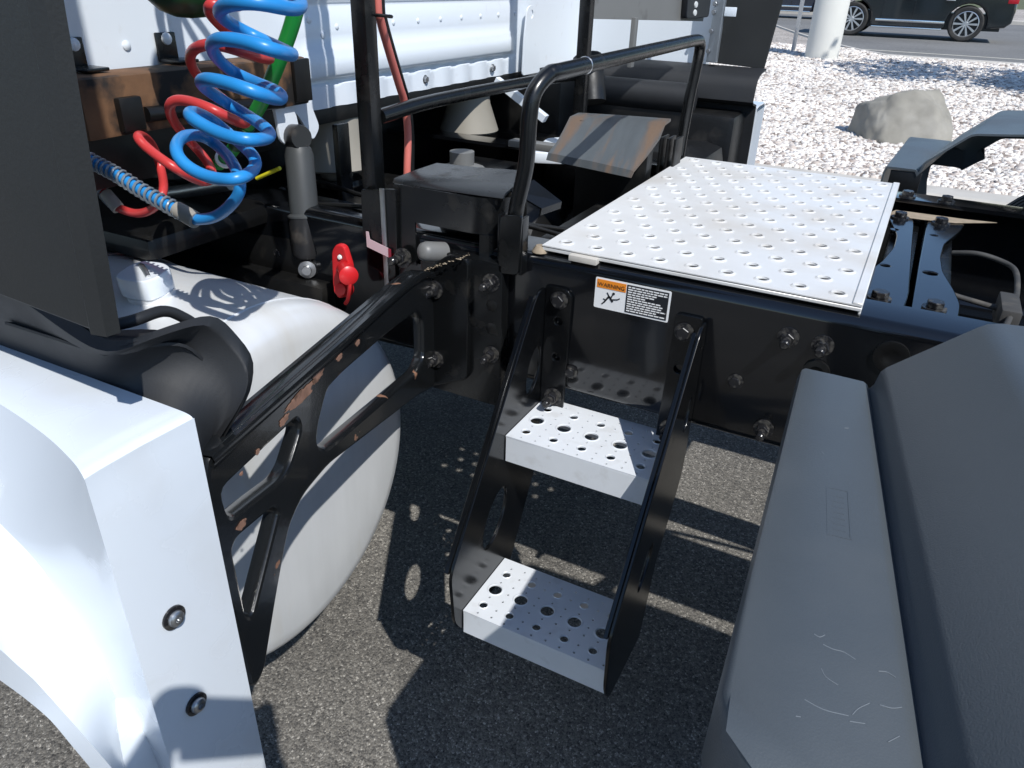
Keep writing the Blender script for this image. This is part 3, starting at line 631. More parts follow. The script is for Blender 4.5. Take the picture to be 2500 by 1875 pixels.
# ---- rack posts and rails
def post(x, y, label):
    o = box('rack_post', (x-.016, y-.016, 1.0), (x+.016, y+.016, 2.35), M['black'], TR, .006); o['label'] = label; return o
PO = post(-.352, .0, 'near black steel rack post'); post(-.312, .872, 'far black steel rack post')
plate('post_foot', rnd([(-.364, .98), (-.312, .955), (-.286, .96), (-.282, 1.08), (-.361, 1.068)], .004), [], .008, basis((0, -.024, 0), (1, 0, 0), (0, 0, 1)), M['black'], PO, .001)
box('post_angle', (-.316, -.032, .86), (-.306, -.0285, 1.078), M['steel'], PO, .001)
plate('post_label', [(-.352, .962), (-.302, .950), (-.302, .968), (-.344, .978), (-.346, .992), (-.352, .992)], [], .001, basis((0, -.032, 0), (1, 0, 0), (0, 0, 1)), M['pink'], PO)
plate('label_stripe', [(-.302, .9495), (-.296, .948), (-.296, .967), (-.302, .968)], [], .001, basis((0, -.0326, 0), (1, 0, 0), (0, 0, 1)), M['labelred'], PO)
tube('rack_rail', [(-.345, .02, 1.192), (-.345, .2, 1.199), (-.345, .6, 1.196), (-.335, .86, 1.19)], .0135, M['black'], TR, 14, 5)
tube('rack_top_rail', [(-.352, .0, 2.34), (-.312, .872, 2.34)], .018, M['black'], TR, 12, 0)
GR = tube('grab_rail', [(-.047, -.016, 0.99), (-.046, -.013, 1.07), (-.032, -.010, 1.15), (-.030, -.008, 1.225), (-.027, .0, 1.262), (-.018, .03, 1.286), (-.012, .07, 1.2895), (-.008, .3, 1.293), (-.003, .6, 1.297), (.0, .80, 1.299), (.0, .845, 1.292), (-.002, .862, 1.27), (-.007, .866, 1.217), (-.012, .866, 1.165), (-.018, .868, 1.06), (-.020, .868, .985)], .0135, M['black'], TR, 14, 6); GR['label'] = 'bent black pipe grab rail spanning the frame'
plate('rail_clamp', rnd([(-.064, .968), (-.025, .972), (-.021, 1.076), (-.062, 1.07)], .008), [], .006, basis((0, -.036, 0), (1, 0, 0), (0, 0, 1)), M['black'], GR, .001)
for x in (-.066, -.024): box('clamp_side', (x-.003, -.034, .970), (x+.003, -.0125, 1.07), M['black'], GR, .001)
lathe('weld_ring', [(.0137, -.002), (.0150, 0), (.0137, .002)], (-.0105, .16, 1.291), (0, 1, 0), M['steel'], GR, 16)
# grey plate with lamp block between the far post and extender
EXg = Vector((.18, .70, 0)).normalized(); GM = basis((-.31, .9, 0), EXg, (0, 0, 1))
GP = plate('grey_tie_plate', [(.0, 1.328), (.58, 1.312), (.60, 1.5), (.0, 1.5)], [], .008, GM, M['greyplate'], TR, .001)
plate('lamp_block', rnd([(.44, 1.322), (.50, 1.322), (.575, 1.325), (.575, 1.42), (.43, 1.42)], .01), [], .02, GM @ Matrix.Translation((0, 0, .015)), M['stblack'], GP, .003)
for z in (1.338, 1.360, 1.385): lathe('lens', [(0, .004), (.008, .003), (.0095, 0)], GM @ Vector((.485, z, .025)), GM.to_3x3() @ Vector((0, 0, 1)), M['lens'], GP, 16)
box('tie_strut', (-.262, 1.075, 1.20), (-.248, 1.10, 1.329), M['greyplate'], GP, .003)
CH = box('edge_channel', (-.165, 1.575, 1.185), (-.13, 1.60, 2.6), M['zinc'], TR, .004)
for z in (1.22, 1.28, 1.335, 1.36): bolt((-.16, 1.573, z), (0, -1, 0), CH, ZBOLT, .6)
box('channel_tab', (-.128, 1.578, 1.325), (-.09, 1.584, 1.352), M['cabwhite'], CH, .002)
plate('side_panel_white', [(-.64, 1.15), (-.17, 1.16), (-.17, 1.40), (-.64, 1.40)], [], .006, basis((0, 1.635, 0), (1, 0, 0), (0, 0, 1)), M['cabwhite'], TR, .001)

# ---- control box cover on the rail
xs = [-.292, -.072]
cp = [Vector((x, -.0195, 0)) for x in np.linspace(-.292, -.14, 8)]+[Vector((-.13+.062*math.sin(t), -.0195+.062*(1-math.cos(t)), 0)) for t in np.linspace(.0, R(100), 14)]
def band(pts, z0, z1): return loftm([[p+Vector((0, 0, z)) for p in pts] for z in np.linspace(z0, z1, 4)], 60, thick=.004)
CV = link('valve_cover', join([band(cp, 1.023, 1.087), band(cp[10:], .962, 1.0229), band(cp[:3], .94, 1.0229)]), M['black'], TR); CV['label'] = 'black folded steel cover beside the grab rail'
topr = [[(-.300, -.012, 1.086), (-.18, -.014, 1.088), (-.07, -.016, 1.092)], [(-.302, -.004, 1.0925), (-.18, -.004, 1.0945), (-.072, -.004, 1.098)], [(-.304, .06, 1.0935), (-.19, .062, 1.0955), (-.085, .064, 1.099)], [(-.304, .142, 1.0935), (-.21, .15, 1.0955), (-.132, .158, 1.099)]]
link('cover_top', loftm(topr, 40, thick=.004), M['black'], CV)
link('cover_flap', loftm([[(-.078, .03, 1.095), (-.07, .10, 1.101)], [(-.03, .055, 1.065), (-.012, .1, 1.070)], [(-.032, .055, 1.052), (-.014, .1, 1.057)]], 20, thick=.004), M['black'], CV)
box('cover_back', (-.30, .135, .95), (-.10, .14, 1.088), M['dark'], CV, .002)
lathe('rubber_bumper', [(0, .034), (.009, .033), (.0155, .028), (.018, .02), (.0185, -.02), (0, -.02)], (-.19, -.045, .985), (-.35, -1, .25), M['greyplate'], TR, 24)
bolt((-.27, -.03, .955), (0, -1, .1), TR, STUD, 1.1)

# ---- gladhand (red dummy coupling) on the rail
GH = plate('trailer_coupling', rnd([(-.405, .955), (-.392, .972), (-.374, .970), (-.362, .93), (-.372, .872), (-.400, .858), (-.410, .88)], .01), [circ(-.385, .947, .0045)], .014, basis((0, -.066, 0), (1, 0, 0), (0, 0, 1)), M['redcap'], TR, .003); GH['label'] = 'bright red air-line coupling holder with cap'
lathe('coupling_cap', [(0, 0), (.014, 0), (.0155, .004), (.0145, .03), (.018, .034), (.018, .046), (.012, .05), (0, .05)], (-.378, -.073, .925), (.75, -.62, .05), M['redcap'], GH, 24)
lathe('coupling_boss', [(0, .02), (.012, .018), (.016, 0), (.016, -.01)], (-.384, -.07, .882), (.2, -1, .3), M['redcap'], GH, 20)
tube('cap_strap', [(-.342, -.10, .918), (-.345, -.10, .90), (-.36, -.09, .872), (-.375, -.08, .858)], .004, M['redcap'], GH, 6, 4)
lathe('coupling_screw', [(0, .004), (.004, .003), (.005, 0)], (-.385, -.073, .947), (0, -1, 0), M['stwhite'], GH, 12)

# ---- cab shock absorber
s0, s1 = Vector((-.556, .03, 1.118)), Vector((-.528, -.004, .892)); dS = (s1-s0); Ls = dS.length
SH = lathe('cab_shock_absorber', [(0, 0), (.012, 0), (.024, .006), (.028, .02), (.0285, Ls*.58), (.034, Ls*.60), (.034, Ls*.615), (.0, Ls*.615)], s0, dS, M['shock'], TR, 28); SH['label'] = 'grey cab shock absorber'
lathe('shock_tube', [(.0, Ls*.60), (.0325, Ls*.605), (.0325, Ls*.93), (.027, Ls*.97), (.010, Ls*.98), (.010, Ls)], s0, dS, M['shockdark'], SH, 28)
lathe('shock_eye', [(0, -.03), (.009, -.03), (.010, -.022), (.018, -.02), (.018, .02), (.010, .022), (.009, .03), (0, .03)], s1+Vector((0, -.004, -.012)), (.55, -.8, .05), M['steel'], SH, 20)
lathe('upper_bushing', [(0, -.02), (.022, -.02), (.024, -.012), (.024, .012), (.022, .02), (0, .02)], s0+Vector((.0, -.002, .014)), (.9, -.3, .1), M['shockdark'], SH, 20)
# ---- cab air springs
def spring(x, y, z, s=1.0):
    o = lathe('cab_air_spring', [(.03*s, -.028), (.034*s, -.022), (.034*s, -.006), (.078*s, 0), (.084*s, .006), (.080*s, .02), (.060*s, .085), (.056*s, .15)], (x, y, z), (0, 0, 1), M['beige'], TR, 32)
    lathe('spring_seat', [(0, -.045), (.05*s, -.045), (.055*s, -.04), (.052*s, -.028), (.03*s, -.028)], (x, y, z), (0, 0, 1), M['black'], o, 24); return o
spring(-.72, .33, 1.0, 1.15)['label'] = 'beige conical cab air spring behind the near post'
spring(-.74, 1.0, .985, 1.1)['label'] = 'beige conical cab air spring under the middle of the cab'
box('spring_strap', (-.60, .185, .93), (-.585, .225, 1.13), M['black'], TR, .003)
box('dark_gap_filler', (-.98, 1.16, .88), (-.50, 1.50, 1.145), M['dark'], TR, .02)  # dark box added to black out a gap where gravel showed through
box('engine_underbody', (-2.5, .0, .5), (-.9, 1.52, 1.10), M['dark'], TR, .03)
# ---- chassis innards
def dbox(a, b, bev=.01): return box('crossmember', a, b, M['dark'], TR, bev)
dbox((-.60, .08, .87), (-.44, .78, .965)); dbox((-.12, .08, .80), (-.06, .78, .95)); dbox((-1.2, .08, .75), (-1.05, .78, 1.0))
lathe('gearbox', [(0, 0), (.16, 0), (.19, .03), (.2, .35), (.27, .45), (.29, 1.1), (.25, 1.15), (0, 1.15)], (-.35, .43, .72), (-1, 0, 0), M['dark'], TR, 28)
lathe('drive_shaft', [(.0, 0), (.055, 0), (.055, 1.7), (0, 1.7)], (-.4, .43, .70), (1, 0, -.06), M['dark'], TR, 20)
lathe('air_reservoir', [(0, -.32), (.06, -.31), (.105, -.28), (.12, -.24), (.12, .24), (.105, .28), (.06, .31), (0, .32)], (-.12, .62, .62), (1, 0, 0), M['dark'], TR, 28)
lathe('air_reservoir', [(0, -.32), (.06, -.31), (.105, -.28), (.12, -.24), (.12, .24), (.105, .28), (.06, .31), (0, .32)], (-.55, .60, .80), (1, 0, 0), M['dark'], TR, 28)
lathe('reservoir_end', [(0, .0), (.06, -.004), (.09, -.02), (.1, -.04), (.1, -.3), (0, -.3)], (-.49, .08, .90), (1, 0, .05), M['dark'], TR, 28)
for k in range(14):
    x0 = random.uniform(-1.1, -.45); y0 = random.uniform(-.02, .3); z0 = random.uniform(.86, 1.0); pts = []
    for j in range(5): pts.append((x0+.14*j*random.uniform(.6, 1.2), y0+random.uniform(-.03, .03), z0+random.uniform(-.03, .03)))
    tube('air_line', pts, random.choice((.005, .006, .008)), M['dark'], TR, 8, 4)
for k in range(16): bolt((random.uniform(-.95, -.44), random.uniform(.0, .15), random.uniform(.975, 1.0)), (random.uniform(-.3, .3), -.5, 1), TR, random.choice((BOLT, ZBOLT)), random.uniform(.45, .8))
box('floor_tray', (-1.6, -.05, .78), (-.46, .10, .86), M['dark'], TR, .01)
box('step_box', (-1.6, -.30, .955), (-.62, .05, 1.0), M['dark'], TR, .02)
tube('grey_pipe', [(-.95, -.09, .985), (-.82, -.075, 1.005), (-.66, -.06, 1.045)], .014, M['steel'], TR, 12, 4)
tube('yellow_tie', [(-.597, -.05, 1.061), (-.565, -.05, 1.075), (-.533, -.05, 1.089)], .0038, M['yellow'], TR, 8, 3)
# bracket stuff right of cover: bolts, white casting, strut
lathe('valve_body', [(0, 0), (.05, 0), (.055, .012), (.055, .022), (.03, .03), (.03, .06), (0, .06)], (-.445, .47, .985), (0, 0, 1), M['greyplate'], TR, 20)
box('valve_arm', (-.41, .42, .92), (-.34, .52, .995), M['black'], TR, .012, (0, .3, 0))
box('grey_arm', (-.42, .66, 1.028), (-.22, .70, 1.045), M['greyplate'], TR, .003)
plate('white_casting', rnd([(-.40, .76), (-.455, .97), (-.36, 1.10), (-.31, .80)], .02), [], .03, Matrix.Translation((0, 0, .985)), M['cabwhite'], TR, .004)
plate('white_strut', [(0, 0), (.16, 0), (.16, .018), (0, .018)], [], .02, basis((-.44, .62, 1.185), (.061, 0, -.034), (.034, 0, .061)), M['cabwhite'], TR, .001)
tube('rubber_bellows', [(-.38, 1.12, 1.09), (-.40, 1.14, 1.16), (-.42, 1.16, 1.21)], .045, M['dark'], TR, 16, 4)
# worn bent plate
TP = loftm([[(-.232, .497, 1.046), (-.13, .497, 1.040), (-.022, .497, 1.033)], [(-.230, .502, 1.062), (-.12, .502, 1.056), (-.018, .502, 1.048)], [(-.226, .535, 1.079), (-.11, .537, 1.077), (-.004, .54, 1.078)], [(-.227, .575, 1.103), (-.11, .575, 1.108), (.010, .575, 1.112)], [(-.227, .61, 1.129), (-.11, .61, 1.134), (.008, .61, 1.138)], [(-.226, .66, 1.132), (-.11, .66, 1.137), (.006, .66, 1.141)]], 35, thick=.006)
o = link('bent_cover_plate', TP, M['rustplate'], TR); o['label'] = 'bent grey steel plate stained with rust between the rails'
box('plate_leg', (-.20, .60, .86), (-.02, .64, 1.125), M['dark'], TR, .004)
for x in (-.03, -.012, .006): box('plate_fin', (x-.003, .72, 1.0), (x+.003, .78, 1.085), M['dark'], TR, .001)

# ---- far side fairing, cover and edge
prof = [(1.62, 1.176), (1.56, 1.172), (1.52, 1.162), (1.503, 1.15), (1.492, 1.125), (1.485, 1.085), (1.50, 1.075), (1.55, 1.065), (1.56, .96), (1.565, .75), (1.57, .55)]
rows = [[(x, y, z) for y, z in prof] for x in (-.50, -.3, -.15, .0, .028)]
o = link('far_step_cover', loftm(rows, 60, thick=.006), M['plastic'], TR); o['label'] = 'rolled black plastic cover inside the far fairing'
rows = [[(-.48, 1.40, 1.125), (-.48, 1.398, 1.10), (-.48, 1.395, 1.04)], [(-.17, 1.40, 1.127), (-.17, 1.398, 1.10), (-.17, 1.395, 1.04)]]
lathe('far_hose_roll', [(0, 0), (.048, 0), (.048, .33), (0, .33)], (-.48, 1.43, 1.085), (1, 0, .0), M['plastic'], TR, 24)
prof = [(1.57, .35), (1.572, 1.058), (1.60, 1.064), (1.69, 1.064), (1.707, 1.05), (1.71, .9), (1.712, .35)]
rows = [[(x, y, z) for y, z in prof] for x in (-.8, .025)]+[[(.029, y, z) for y, z in prof]]
o = link('side_fairing', loftm(rows, 35, thick=.004), M['white'], TR); o['label'] = 'far white side fairing, seen edge on'
box('far_fairing_inner', (-.8, 1.40, .42), (-.0, 1.56, 1.05), M['dark'], TR, .02)
box('far_skirt_rail', (-.78, 1.12, .55), (.0, 1.38, .98), M['dark'], TR, .06)
plate('white_hook', rnd([(1.40, 1.13), (1.43, 1.13), (1.43, 1.10), (1.415, 1.10), (1.412, 1.02), (1.392, 1.02), (1.39, 1.1)], .005), [], .006, basis((-.505, 0, 0), (0, 1, 0), (0, 0, 1)), M['cabwhite'], TR)

# ---- crossmember with gussets right of the deck
CM = box('crossmember', (.52, .08, .80), (.575, .78, .965), M['black'], TR, .006)
box('crossmember', (.583, .08, .80), (.64, .78, .965), M['black'], TR, .006)
g1 = [(.470, .095), (.568, .095), (.574, .2), (.566, .5), (.562, .66), (.556, .74), (.50, .74), (.515, .66), (.534, .56), (.534, .47), (.52, .36), (.485, .22)]
g2 = [(.580, .095), (.645, .095), (.650, .2), (.640, .27), (.622, .36), (.617, .45), (.622, .55), (.648, .66), (.66, .74), (.588, .74), (.585, .66), (.582, .4)]
for g in (g1, g2):
    hs = [circ(.528 if g is g1 else .602, .60, .007, 12), circ(.528 if g is g1 else .602, .34, .012 if g is g2 else .008, 14)]
    gg = plate('gusset_plate', rnd(g, .02), hs, .01, Matrix.Translation((0, 0, .976)), M['frame'], TR, .002)
    for x in ((.532,) if g is g1 else (.612,)):
        for y in (.215, .70): bolt((x, y-.06 if y < .5 else y, .981), (0, 0, 1), gg, BOLT, 1.15)
for x in (.535, .615): bolt((x, .81, 1.005), (0, 0, 1), RR, BOLT, 1.1)
plate('dust_patch', [(.47, .076), (.50, .075), (.56, .10), (.60, .09), (.66, .078), (.66, .082), (.63, .118), (.58, .105), (.54, .125), (.48, .10)], [], .001, Matrix.Translation((0, 0, .9826)), M['dust'], TR)
plate('dust_patch', [(.50, .70), (.60, .712), (.64, .72), (.72, .775), (.66, .765), (.52, .76)], [], .001, Matrix.Translation((0, 0, .9828)), M['dust'], TR)
tube('brake_line', [(.64, .55, .965), (.68, .535, .975), (.72, .53, .97), (.745, .5, .965), (.745, .4, .96), (.735, .3, .955), (.72, .21, .95)], .005, M['dustgrey'], TR, 8, 5)
tube('brake_line', [(.63, .33, .955), (.66, .33, .95), (.71, .325, .945), (.73, .33, .94)], .005, M['dustgrey'], TR, 8, 5)
box('junction_block', (.715, .26, .92), (.745, .36, .965), M['dustgrey'], TR, .004)
box('rail_liner', (.60, .08, .90), (1.4, .17, .935), M['dustgrey'], TR, .004)
tube('brake_line', [(.66, .13, .95), (.74, .14, .955), (.85, .17, .96), (1.1, .2, .96)], .008, M['dustgrey'], TR, 8, 5)
for x in (.70, .72, .745): bolt((x, .15, .94), (0, -.3, 1), TR, ZBOLT, .7)

# ---- quarter fenders
def fender(mir):
    def f(p): return Vector((p[0], (.86-p[1]) if mir else p[1], p[2]))
    st = []
    def station(y, dx, sc, drop=0):
        P = [(.53, .60), (.485, .80), (.464, .94), (.4645, .996), (.4675, 1.0095), (.4715, 1.0127), (.505, 1.013), (.537, 1.0127), (.542, 1.010), (.545, 1.005), (.549, 1.012), (.552, 1.030), (.557, 1.037), (.596, 1.073), (.630, 1.1045), (.638, 1.1105), (.650, 1.114), (.72, 1.120), (.9, 1.14), (1.15, 1.15), (1.35, 1.14)]
        out = []
        for i, (x, z) in enumerate(P):
            w = (x-.469)/(.552-.469); w = max(0, min(1, w))
            out.append((x+dx*(1-w)+sc*w, y, z-drop))
        return out
    sts = [station(-.235, 0, 0), station(-.40, .010, .026), station(-.58, .021, .055), station(-.755, .031, .083)]
    c = station(-.755, .031, .083)
    sts.append([(x+(.012 if i < 5 else .004), -.782, z-.004) for i, (x, y, z) in enumerate(c)])
    sts.append([(x+(.045 if i < 6 else .022 if i < 12 else .012), -.812, z-.012) for i, (x, y, z) in enumerate(c)])
    sts.append([(x+(.075 if i < 6 else .04 if i < 12 else .02), -.838, z-.03) for i, (x, y, z) in enumerate(c)])
    sts.append([(x+(.085 if i < 6 else .05 if i < 12 else .03), -.846, z-.09) for i, (x, y, z) in enumerate(c)])
    rows = [[f(p) for p in s] for s in sts]
    o = link('quarter_fender', loftm(rows, 38, thick=.005), M['fender'], TR)
    # moulded-in badge field
    ms = []
    T0 = basis(f((.5425, -.515, 1.0126)), f((.5325+.003, -.48, 0))-f((.5425+.003, -.55, 0)), (-1, 0, 0))
    ms.append(platem([(-.037, -.010), (.037, -.010), (.037, .010), (-.037, .010)], [[(-.035, -.0085), (.035, -.0085), (.035, .0085), (-.035, .0085)]], .0012, T0))
    for k in range(7):
        u = -.028+.0085*k; ms.append(platem([(u, -.005), (u+.002, -.005), (u+.002, .005), (u, .005)], [], .001, T0))
    if not mir: link('moulded_badge', join(ms), M['fender'], o)
    return o
FN = fender(False)
M['scuff'] = mat('pale_scuff', (0.15, 0.17, 0.19), 0.6)
SC = [[(0.545, -0.675), (0.549, -0.676), (0.552, -0.672)], [(0.552, -0.682), (0.559, -0.683), (0.566, -0.682), (0.574, -0.685)], [(0.554, -0.705), (0.558, -0.711), (0.566, -0.714)], [(0.589, -0.688), (0.594, -0.686), (0.6, -0.688)], [(0.577, -0.734), (0.58, -0.727), (0.586, -0.719)], [(0.592, -0.717), (0.599, -0.716), (0.605, -0.712)], [(0.576, -0.74), (0.585, -0.737)], [(0.548, -0.737), (0.56, -0.739), (0.575, -0.736)], [(0.545, -0.753), (0.548, -0.752)], [(0.599, -0.744), (0.605, -0.736)], [(0.515, -0.42), (0.518, -0.424)], [(0.53, -0.36), (0.534, -0.358)]]
for c_ in SC: tube('scuff_mark', [(x, y, 1.0130) for x, y in c_], .00032, M['scuff'], FN, 5, 3 if len(c_) > 2 else 0)
FN['label'] = 'large charcoal plastic quarter fender beside the ladder'
box('fender_dark_filler', (.482, 1.098, .93), (.556, 1.106, 1.004), M['dark'], TR, .002)  # dark plate added so the fender's open end reads as a black hollow
fender(True)['label'] = 'far charcoal plastic quarter fender beyond the deck'
for y in (-.30, 1.16): tube('fender_arm', [(.80, -.02 if y < 0 else .88, .97), (.80, y, 1.08), (.80, -.72 if y < 0 else 1.58, 1.10)], .02, M['black'], TR, 10, 4)

# ---- drive wheels
def wheelm(w=.27, r=.505, rr=.29):
    t = [(rr, -w*.42), (rr+.03, -w/2), (r-.07, -w/2), (r-.03, -w*.47), (r-.006, -w*.43), (r, -w*.36)]
    for k in range(5):
        a = -w*.36+w*.72*(k+.0)/5; b = a+w*.72/5; t += [(r, a+.008), (r, b-.008), (r-.012, b-.004), (r-.012, b+.0)]
    t += [(r, w*.36), (r-.006, w*.43), (r-.03, w*.47), (r-.07, w/2), (rr+.03, w/2), (rr, w*.42)]
    return lathem(t, 64)
WT = wheelm(); WT.materials.append(M['tyre'])
RM = lathem([(.292, -.12), (.292, .115), (.28, .12), (.262, .10), (.25, .02), (.17, -.0), (.14, .03), (.09, .03), (.09, .09), (0, .10)], 48); RM.materials.append(M['rim'])
for x in (1.2, 2.52):
    for y in (-.40, -.70, 1.26, 1.56):
        w = link('drive_tyre', WT, None, TR, aim((x, y, .505), (0, -1 if y < .4 else 1, 0)))
        if y in (-.70, 1.56): link('wheel_rim', RM, None, TR, aim((x, y, .505), (0, -1 if y < .4 else 1, 0)))
lathe('drive_axle', [(0, -1.0), (.09, -1.0), (.09, -.2), (.2, 0), (.09, .2), (.09, 1.0), (0, 1.0)], (1.2, .43, .505), (0, 1, 0), M['dark'], TR, 20)

# ================================================================== HOSES (hang from the truck)
bluep = [(-0.216,-0.411,1.480),(-0.051,-0.469,1.443),(-0.048,-0.527,1.448),(-0.166,-0.469,1.438),(-0.189,-0.411,1.415),(-0.115,-0.411,1.395),(-0.071,-0.469,1.384),(-0.065,-0.527,1.395),(-0.114,-0.527,1.390),(-0.185,-0.469,1.375),(-0.206,-0.411,1.355),(-0.145,-0.411,1.339),(-0.083,-0.469,1.342),(-0.056,-0.527,1.353),(-0.098,-0.527,1.359),(-0.132,-0.527,1.358),(-0.205,-0.469,1.340),(-0.244,-0.411,1.311),(-0.194,-0.411,1.299),(-0.108,-0.469,1.303),(-0.107,-0.469,1.295),(-0.081,-0.527,1.310),(-0.120,-0.527,1.317),(-0.157,-0.527,1.319),(-0.230,-0.469,1.301),(-0.263,-0.411,1.275),(-0.219,-0.411,1.260),(-0.132,-0.469,1.261),(-0.131,-0.469,1.253),(-0.098,-0.527,1.262),(-0.139,-0.527,1.262),(-0.175,-0.527,1.272),(-0.190,-0.527,1.279),(-0.249,-0.469,1.270),(-0.283,-0.411,1.249),(-0.247,-0.411,1.227),(-0.159,-0.469,1.229),(-0.160,-0.469,1.215),(-0.122,-0.527,1.219),(-0.162,-0.527,1.212),(-0.205,-0.527,1.219),(-0.224,-0.527,1.237),(-0.275,-0.469,1.240),(-0.304,-0.411,1.227),(-0.268,-0.411,1.208),(-0.189,-0.469,1.203),(-0.191,-0.469,1.182),(-0.209,-0.469,1.164),(-0.242,-0.469,1.141),(-0.282,-0.469,1.133)]
redp = [(-0.398,-0.328,1.439),(-0.400,-0.279,1.401),(-0.359,-0.279,1.382),(-0.292,-0.328,1.377),(-0.271,-0.390,1.384),(-0.288,-0.390,1.377),(-0.344,-0.328,1.358),(-0.366,-0.279,1.336),(-0.309,-0.279,1.316),(-0.253,-0.328,1.316),(-0.239,-0.390,1.331),(-0.285,-0.390,1.338),(-0.323,-0.390,1.330),(-0.407,-0.328,1.305),(-0.448,-0.279,1.272),(-0.387,-0.279,1.240),(-0.311,-0.328,1.236),(-0.318,-0.328,1.228),(-0.289,-0.390,1.253),(-0.340,-0.390,1.264),(-0.376,-0.390,1.263),(-0.391,-0.390,1.250),(-0.456,-0.328,1.210),(-0.489,-0.279,1.175),(-0.462,-0.279,1.154),(-0.394,-0.328,1.147),(-0.417,-0.328,1.132),(-0.390,-0.390,1.166),(-0.430,-0.390,1.181),(-0.459,-0.390,1.196),(-0.467,-0.390,1.207),(-0.531,-0.328,1.188),(-0.578,-0.279,1.156),(-0.572,-0.279,1.115),(-0.513,-0.328,1.106),(-0.542,-0.328,1.075),(-0.592,-0.328,1.056),(-0.638,-0.328,1.062)]
def coil_up(cx, cy, z0, z1, turns, r, ph):   # the coil goes on above the picture to its hanger
    n = turns*10; return [(cx+r*math.cos(ph+2*math.pi*k/10), cy+.5*r*math.sin(ph+2*math.pi*k/10), z1+(z0-z1)*k/n) for k in range(n)]
def hose(name, path, guard, r, m, label, loc):
    t = thing(name, loc, label, 'air hose')
    pts = relax(crom(path, 6), 14)
    link('coil', tubem(pts, r, 14), m, t)
    g = crom(guard, 10); L = len(g)
    link('straight_run', tubem(g, r, 12), m, t)
    hp = []; turns = 26 if name.startswith('blue') else 12; N = turns*10
    T0 = (g[-1]-g[0]).normalized(); n1 = T0.orthogonal().normalized(); n2 = T0.cross(n1)
    for k in range(N):
        f = .05+.95*k/(N-1); i = min(int(f*(L-1)), L-2); p = g[i].lerp(g[i+1], f*(L-1)-i); a = 2*math.pi*k/10
        hp.append(p+(r+.0026)*(math.cos(a)*n1+math.sin(a)*n2))
    link('spring_guard', tubem(hp, .0018, 6), M['guard'], t)
    lathe('collar', [(r*.9, 0), (r*1.5, .0), (r*1.55, .004), (r*1.5, .034), (r*.9, .034)], g[0]-T0*.004, T0, M['sleeve'], t, 20)
    return t
hose('blue_air_hose', coil_up(-.17, -.47, 1.49, 1.95, 3, .075, 0)+bluep, [(-0.281, -0.470, 1.134), (-0.328, -0.470, 1.146), (-0.372, -0.470, 1.158), (-0.416, -0.470, 1.173), (-0.459, -0.470, 1.184), (-0.510, -0.470, 1.198), (-0.541, -0.470, 1.209)], .0072, M['blue'], 'coiled bright blue air hose hanging behind the cab', (-.3, -.365, 1.087))
hose('red_air_hose', coil_up(-.33, -.33, 1.46, 1.95, 3, .075, 1)+redp, [(-0.635, -0.330, 1.063), (-0.656, -0.330, 1.078), (-0.673, -0.330, 1.099), (-0.699, -0.330, 1.121)], .0070, M['red'], 'coiled red air hose hanging behind the blue one', (-.45, -.31, 1.05))
t = thing('green_cable', (-.3, -.27, 1.12), 'straight green electrical cable hanging among the coiled hoses', 'cable')
tube('cable', [(-.28, -.27, 1.95), (-.24, -.27, 1.7), (-.233, -.27, 1.48), (-.232, -.27, 1.425), (-.249, -.27, 1.386), (-.267, -.27, 1.351), (-.300, -.27, 1.301), (-.347, -.26, 1.249), (-.391, -.25, 1.212), (-.463, -.22, 1.161), (-.526, -.20, 1.124)], .0108, M['green'], t, 14, 6)
lathe('clip_ring', [(.0115, -.003), (.016, -.003), (.016, .003), (.0115, .003)], (-.50, -.208, 1.138), (-.7, .35, -.55), M['stwhite'], t, 20)
tube('cable_wrap', [(-.395, -.249, 1.208), (-.45, -.225, 1.169)], .0125, M['dkgreen'], t, 12, 0)
t = thing('green_plug', (-.421, -.30, 1.357), 'dark green rounded cable plug hanging at the top of the hoses', 'plug')
lathe('plug_shell', [(0, 0), (.02, .002), (.04, .010), (.054, .024), (.06, .05), (.06, .12), (.03, .16), (.012, .18), (.012, .6), (0, .6)], (-.421, -.30, 1.357), (0, 0, 1), M['dkgreen'], t, 32)
t = thing('red_power_cable', (-.33, .05, 1.08), 'thin faded red power cable strapped to the near rack post', 'cable')
tube('cable', [(-.335, .024, 2.2), (-.332, .022, 1.6), (-.340, .024, 1.38), (-.345, .036, 1.349), (-.36, .080, 1.29), (-.376, .128, 1.23), (-.383, .152, 1.196), (-.386, .164, 1.138), (-.386, .156, 1.066), (-.386, .15, 1.0)], .0075, M['redcable'], t, 10, 6)
tube('black_lead', [(-.338, .036, 2.2), (-.335, .034, 1.6), (-.342, .038, 1.38), (-.347, .050, 1.349), (-.362, .094, 1.29), (-.378, .142, 1.23), (-.386, .167, 1.196), (-.390, .181, 1.138), (-.392, .18, 1.066), (-.39, .17, 1.0)], .006, M['dark'], t, 8, 6)
tube('cable_tie', [(-.345, .014, 1.357), (-.325, .016, 1.357), (-.320, .035, 1.355), (-.335, .048, 1.355)], .003, M['dark'], t, 6, 3)
tube('hose_hanger', [(-.645, -.33, 1.97), (-.40, -.33, 1.985), (-.22, -.33, 1.965)], .014, M['black'], TR, 10, 4)

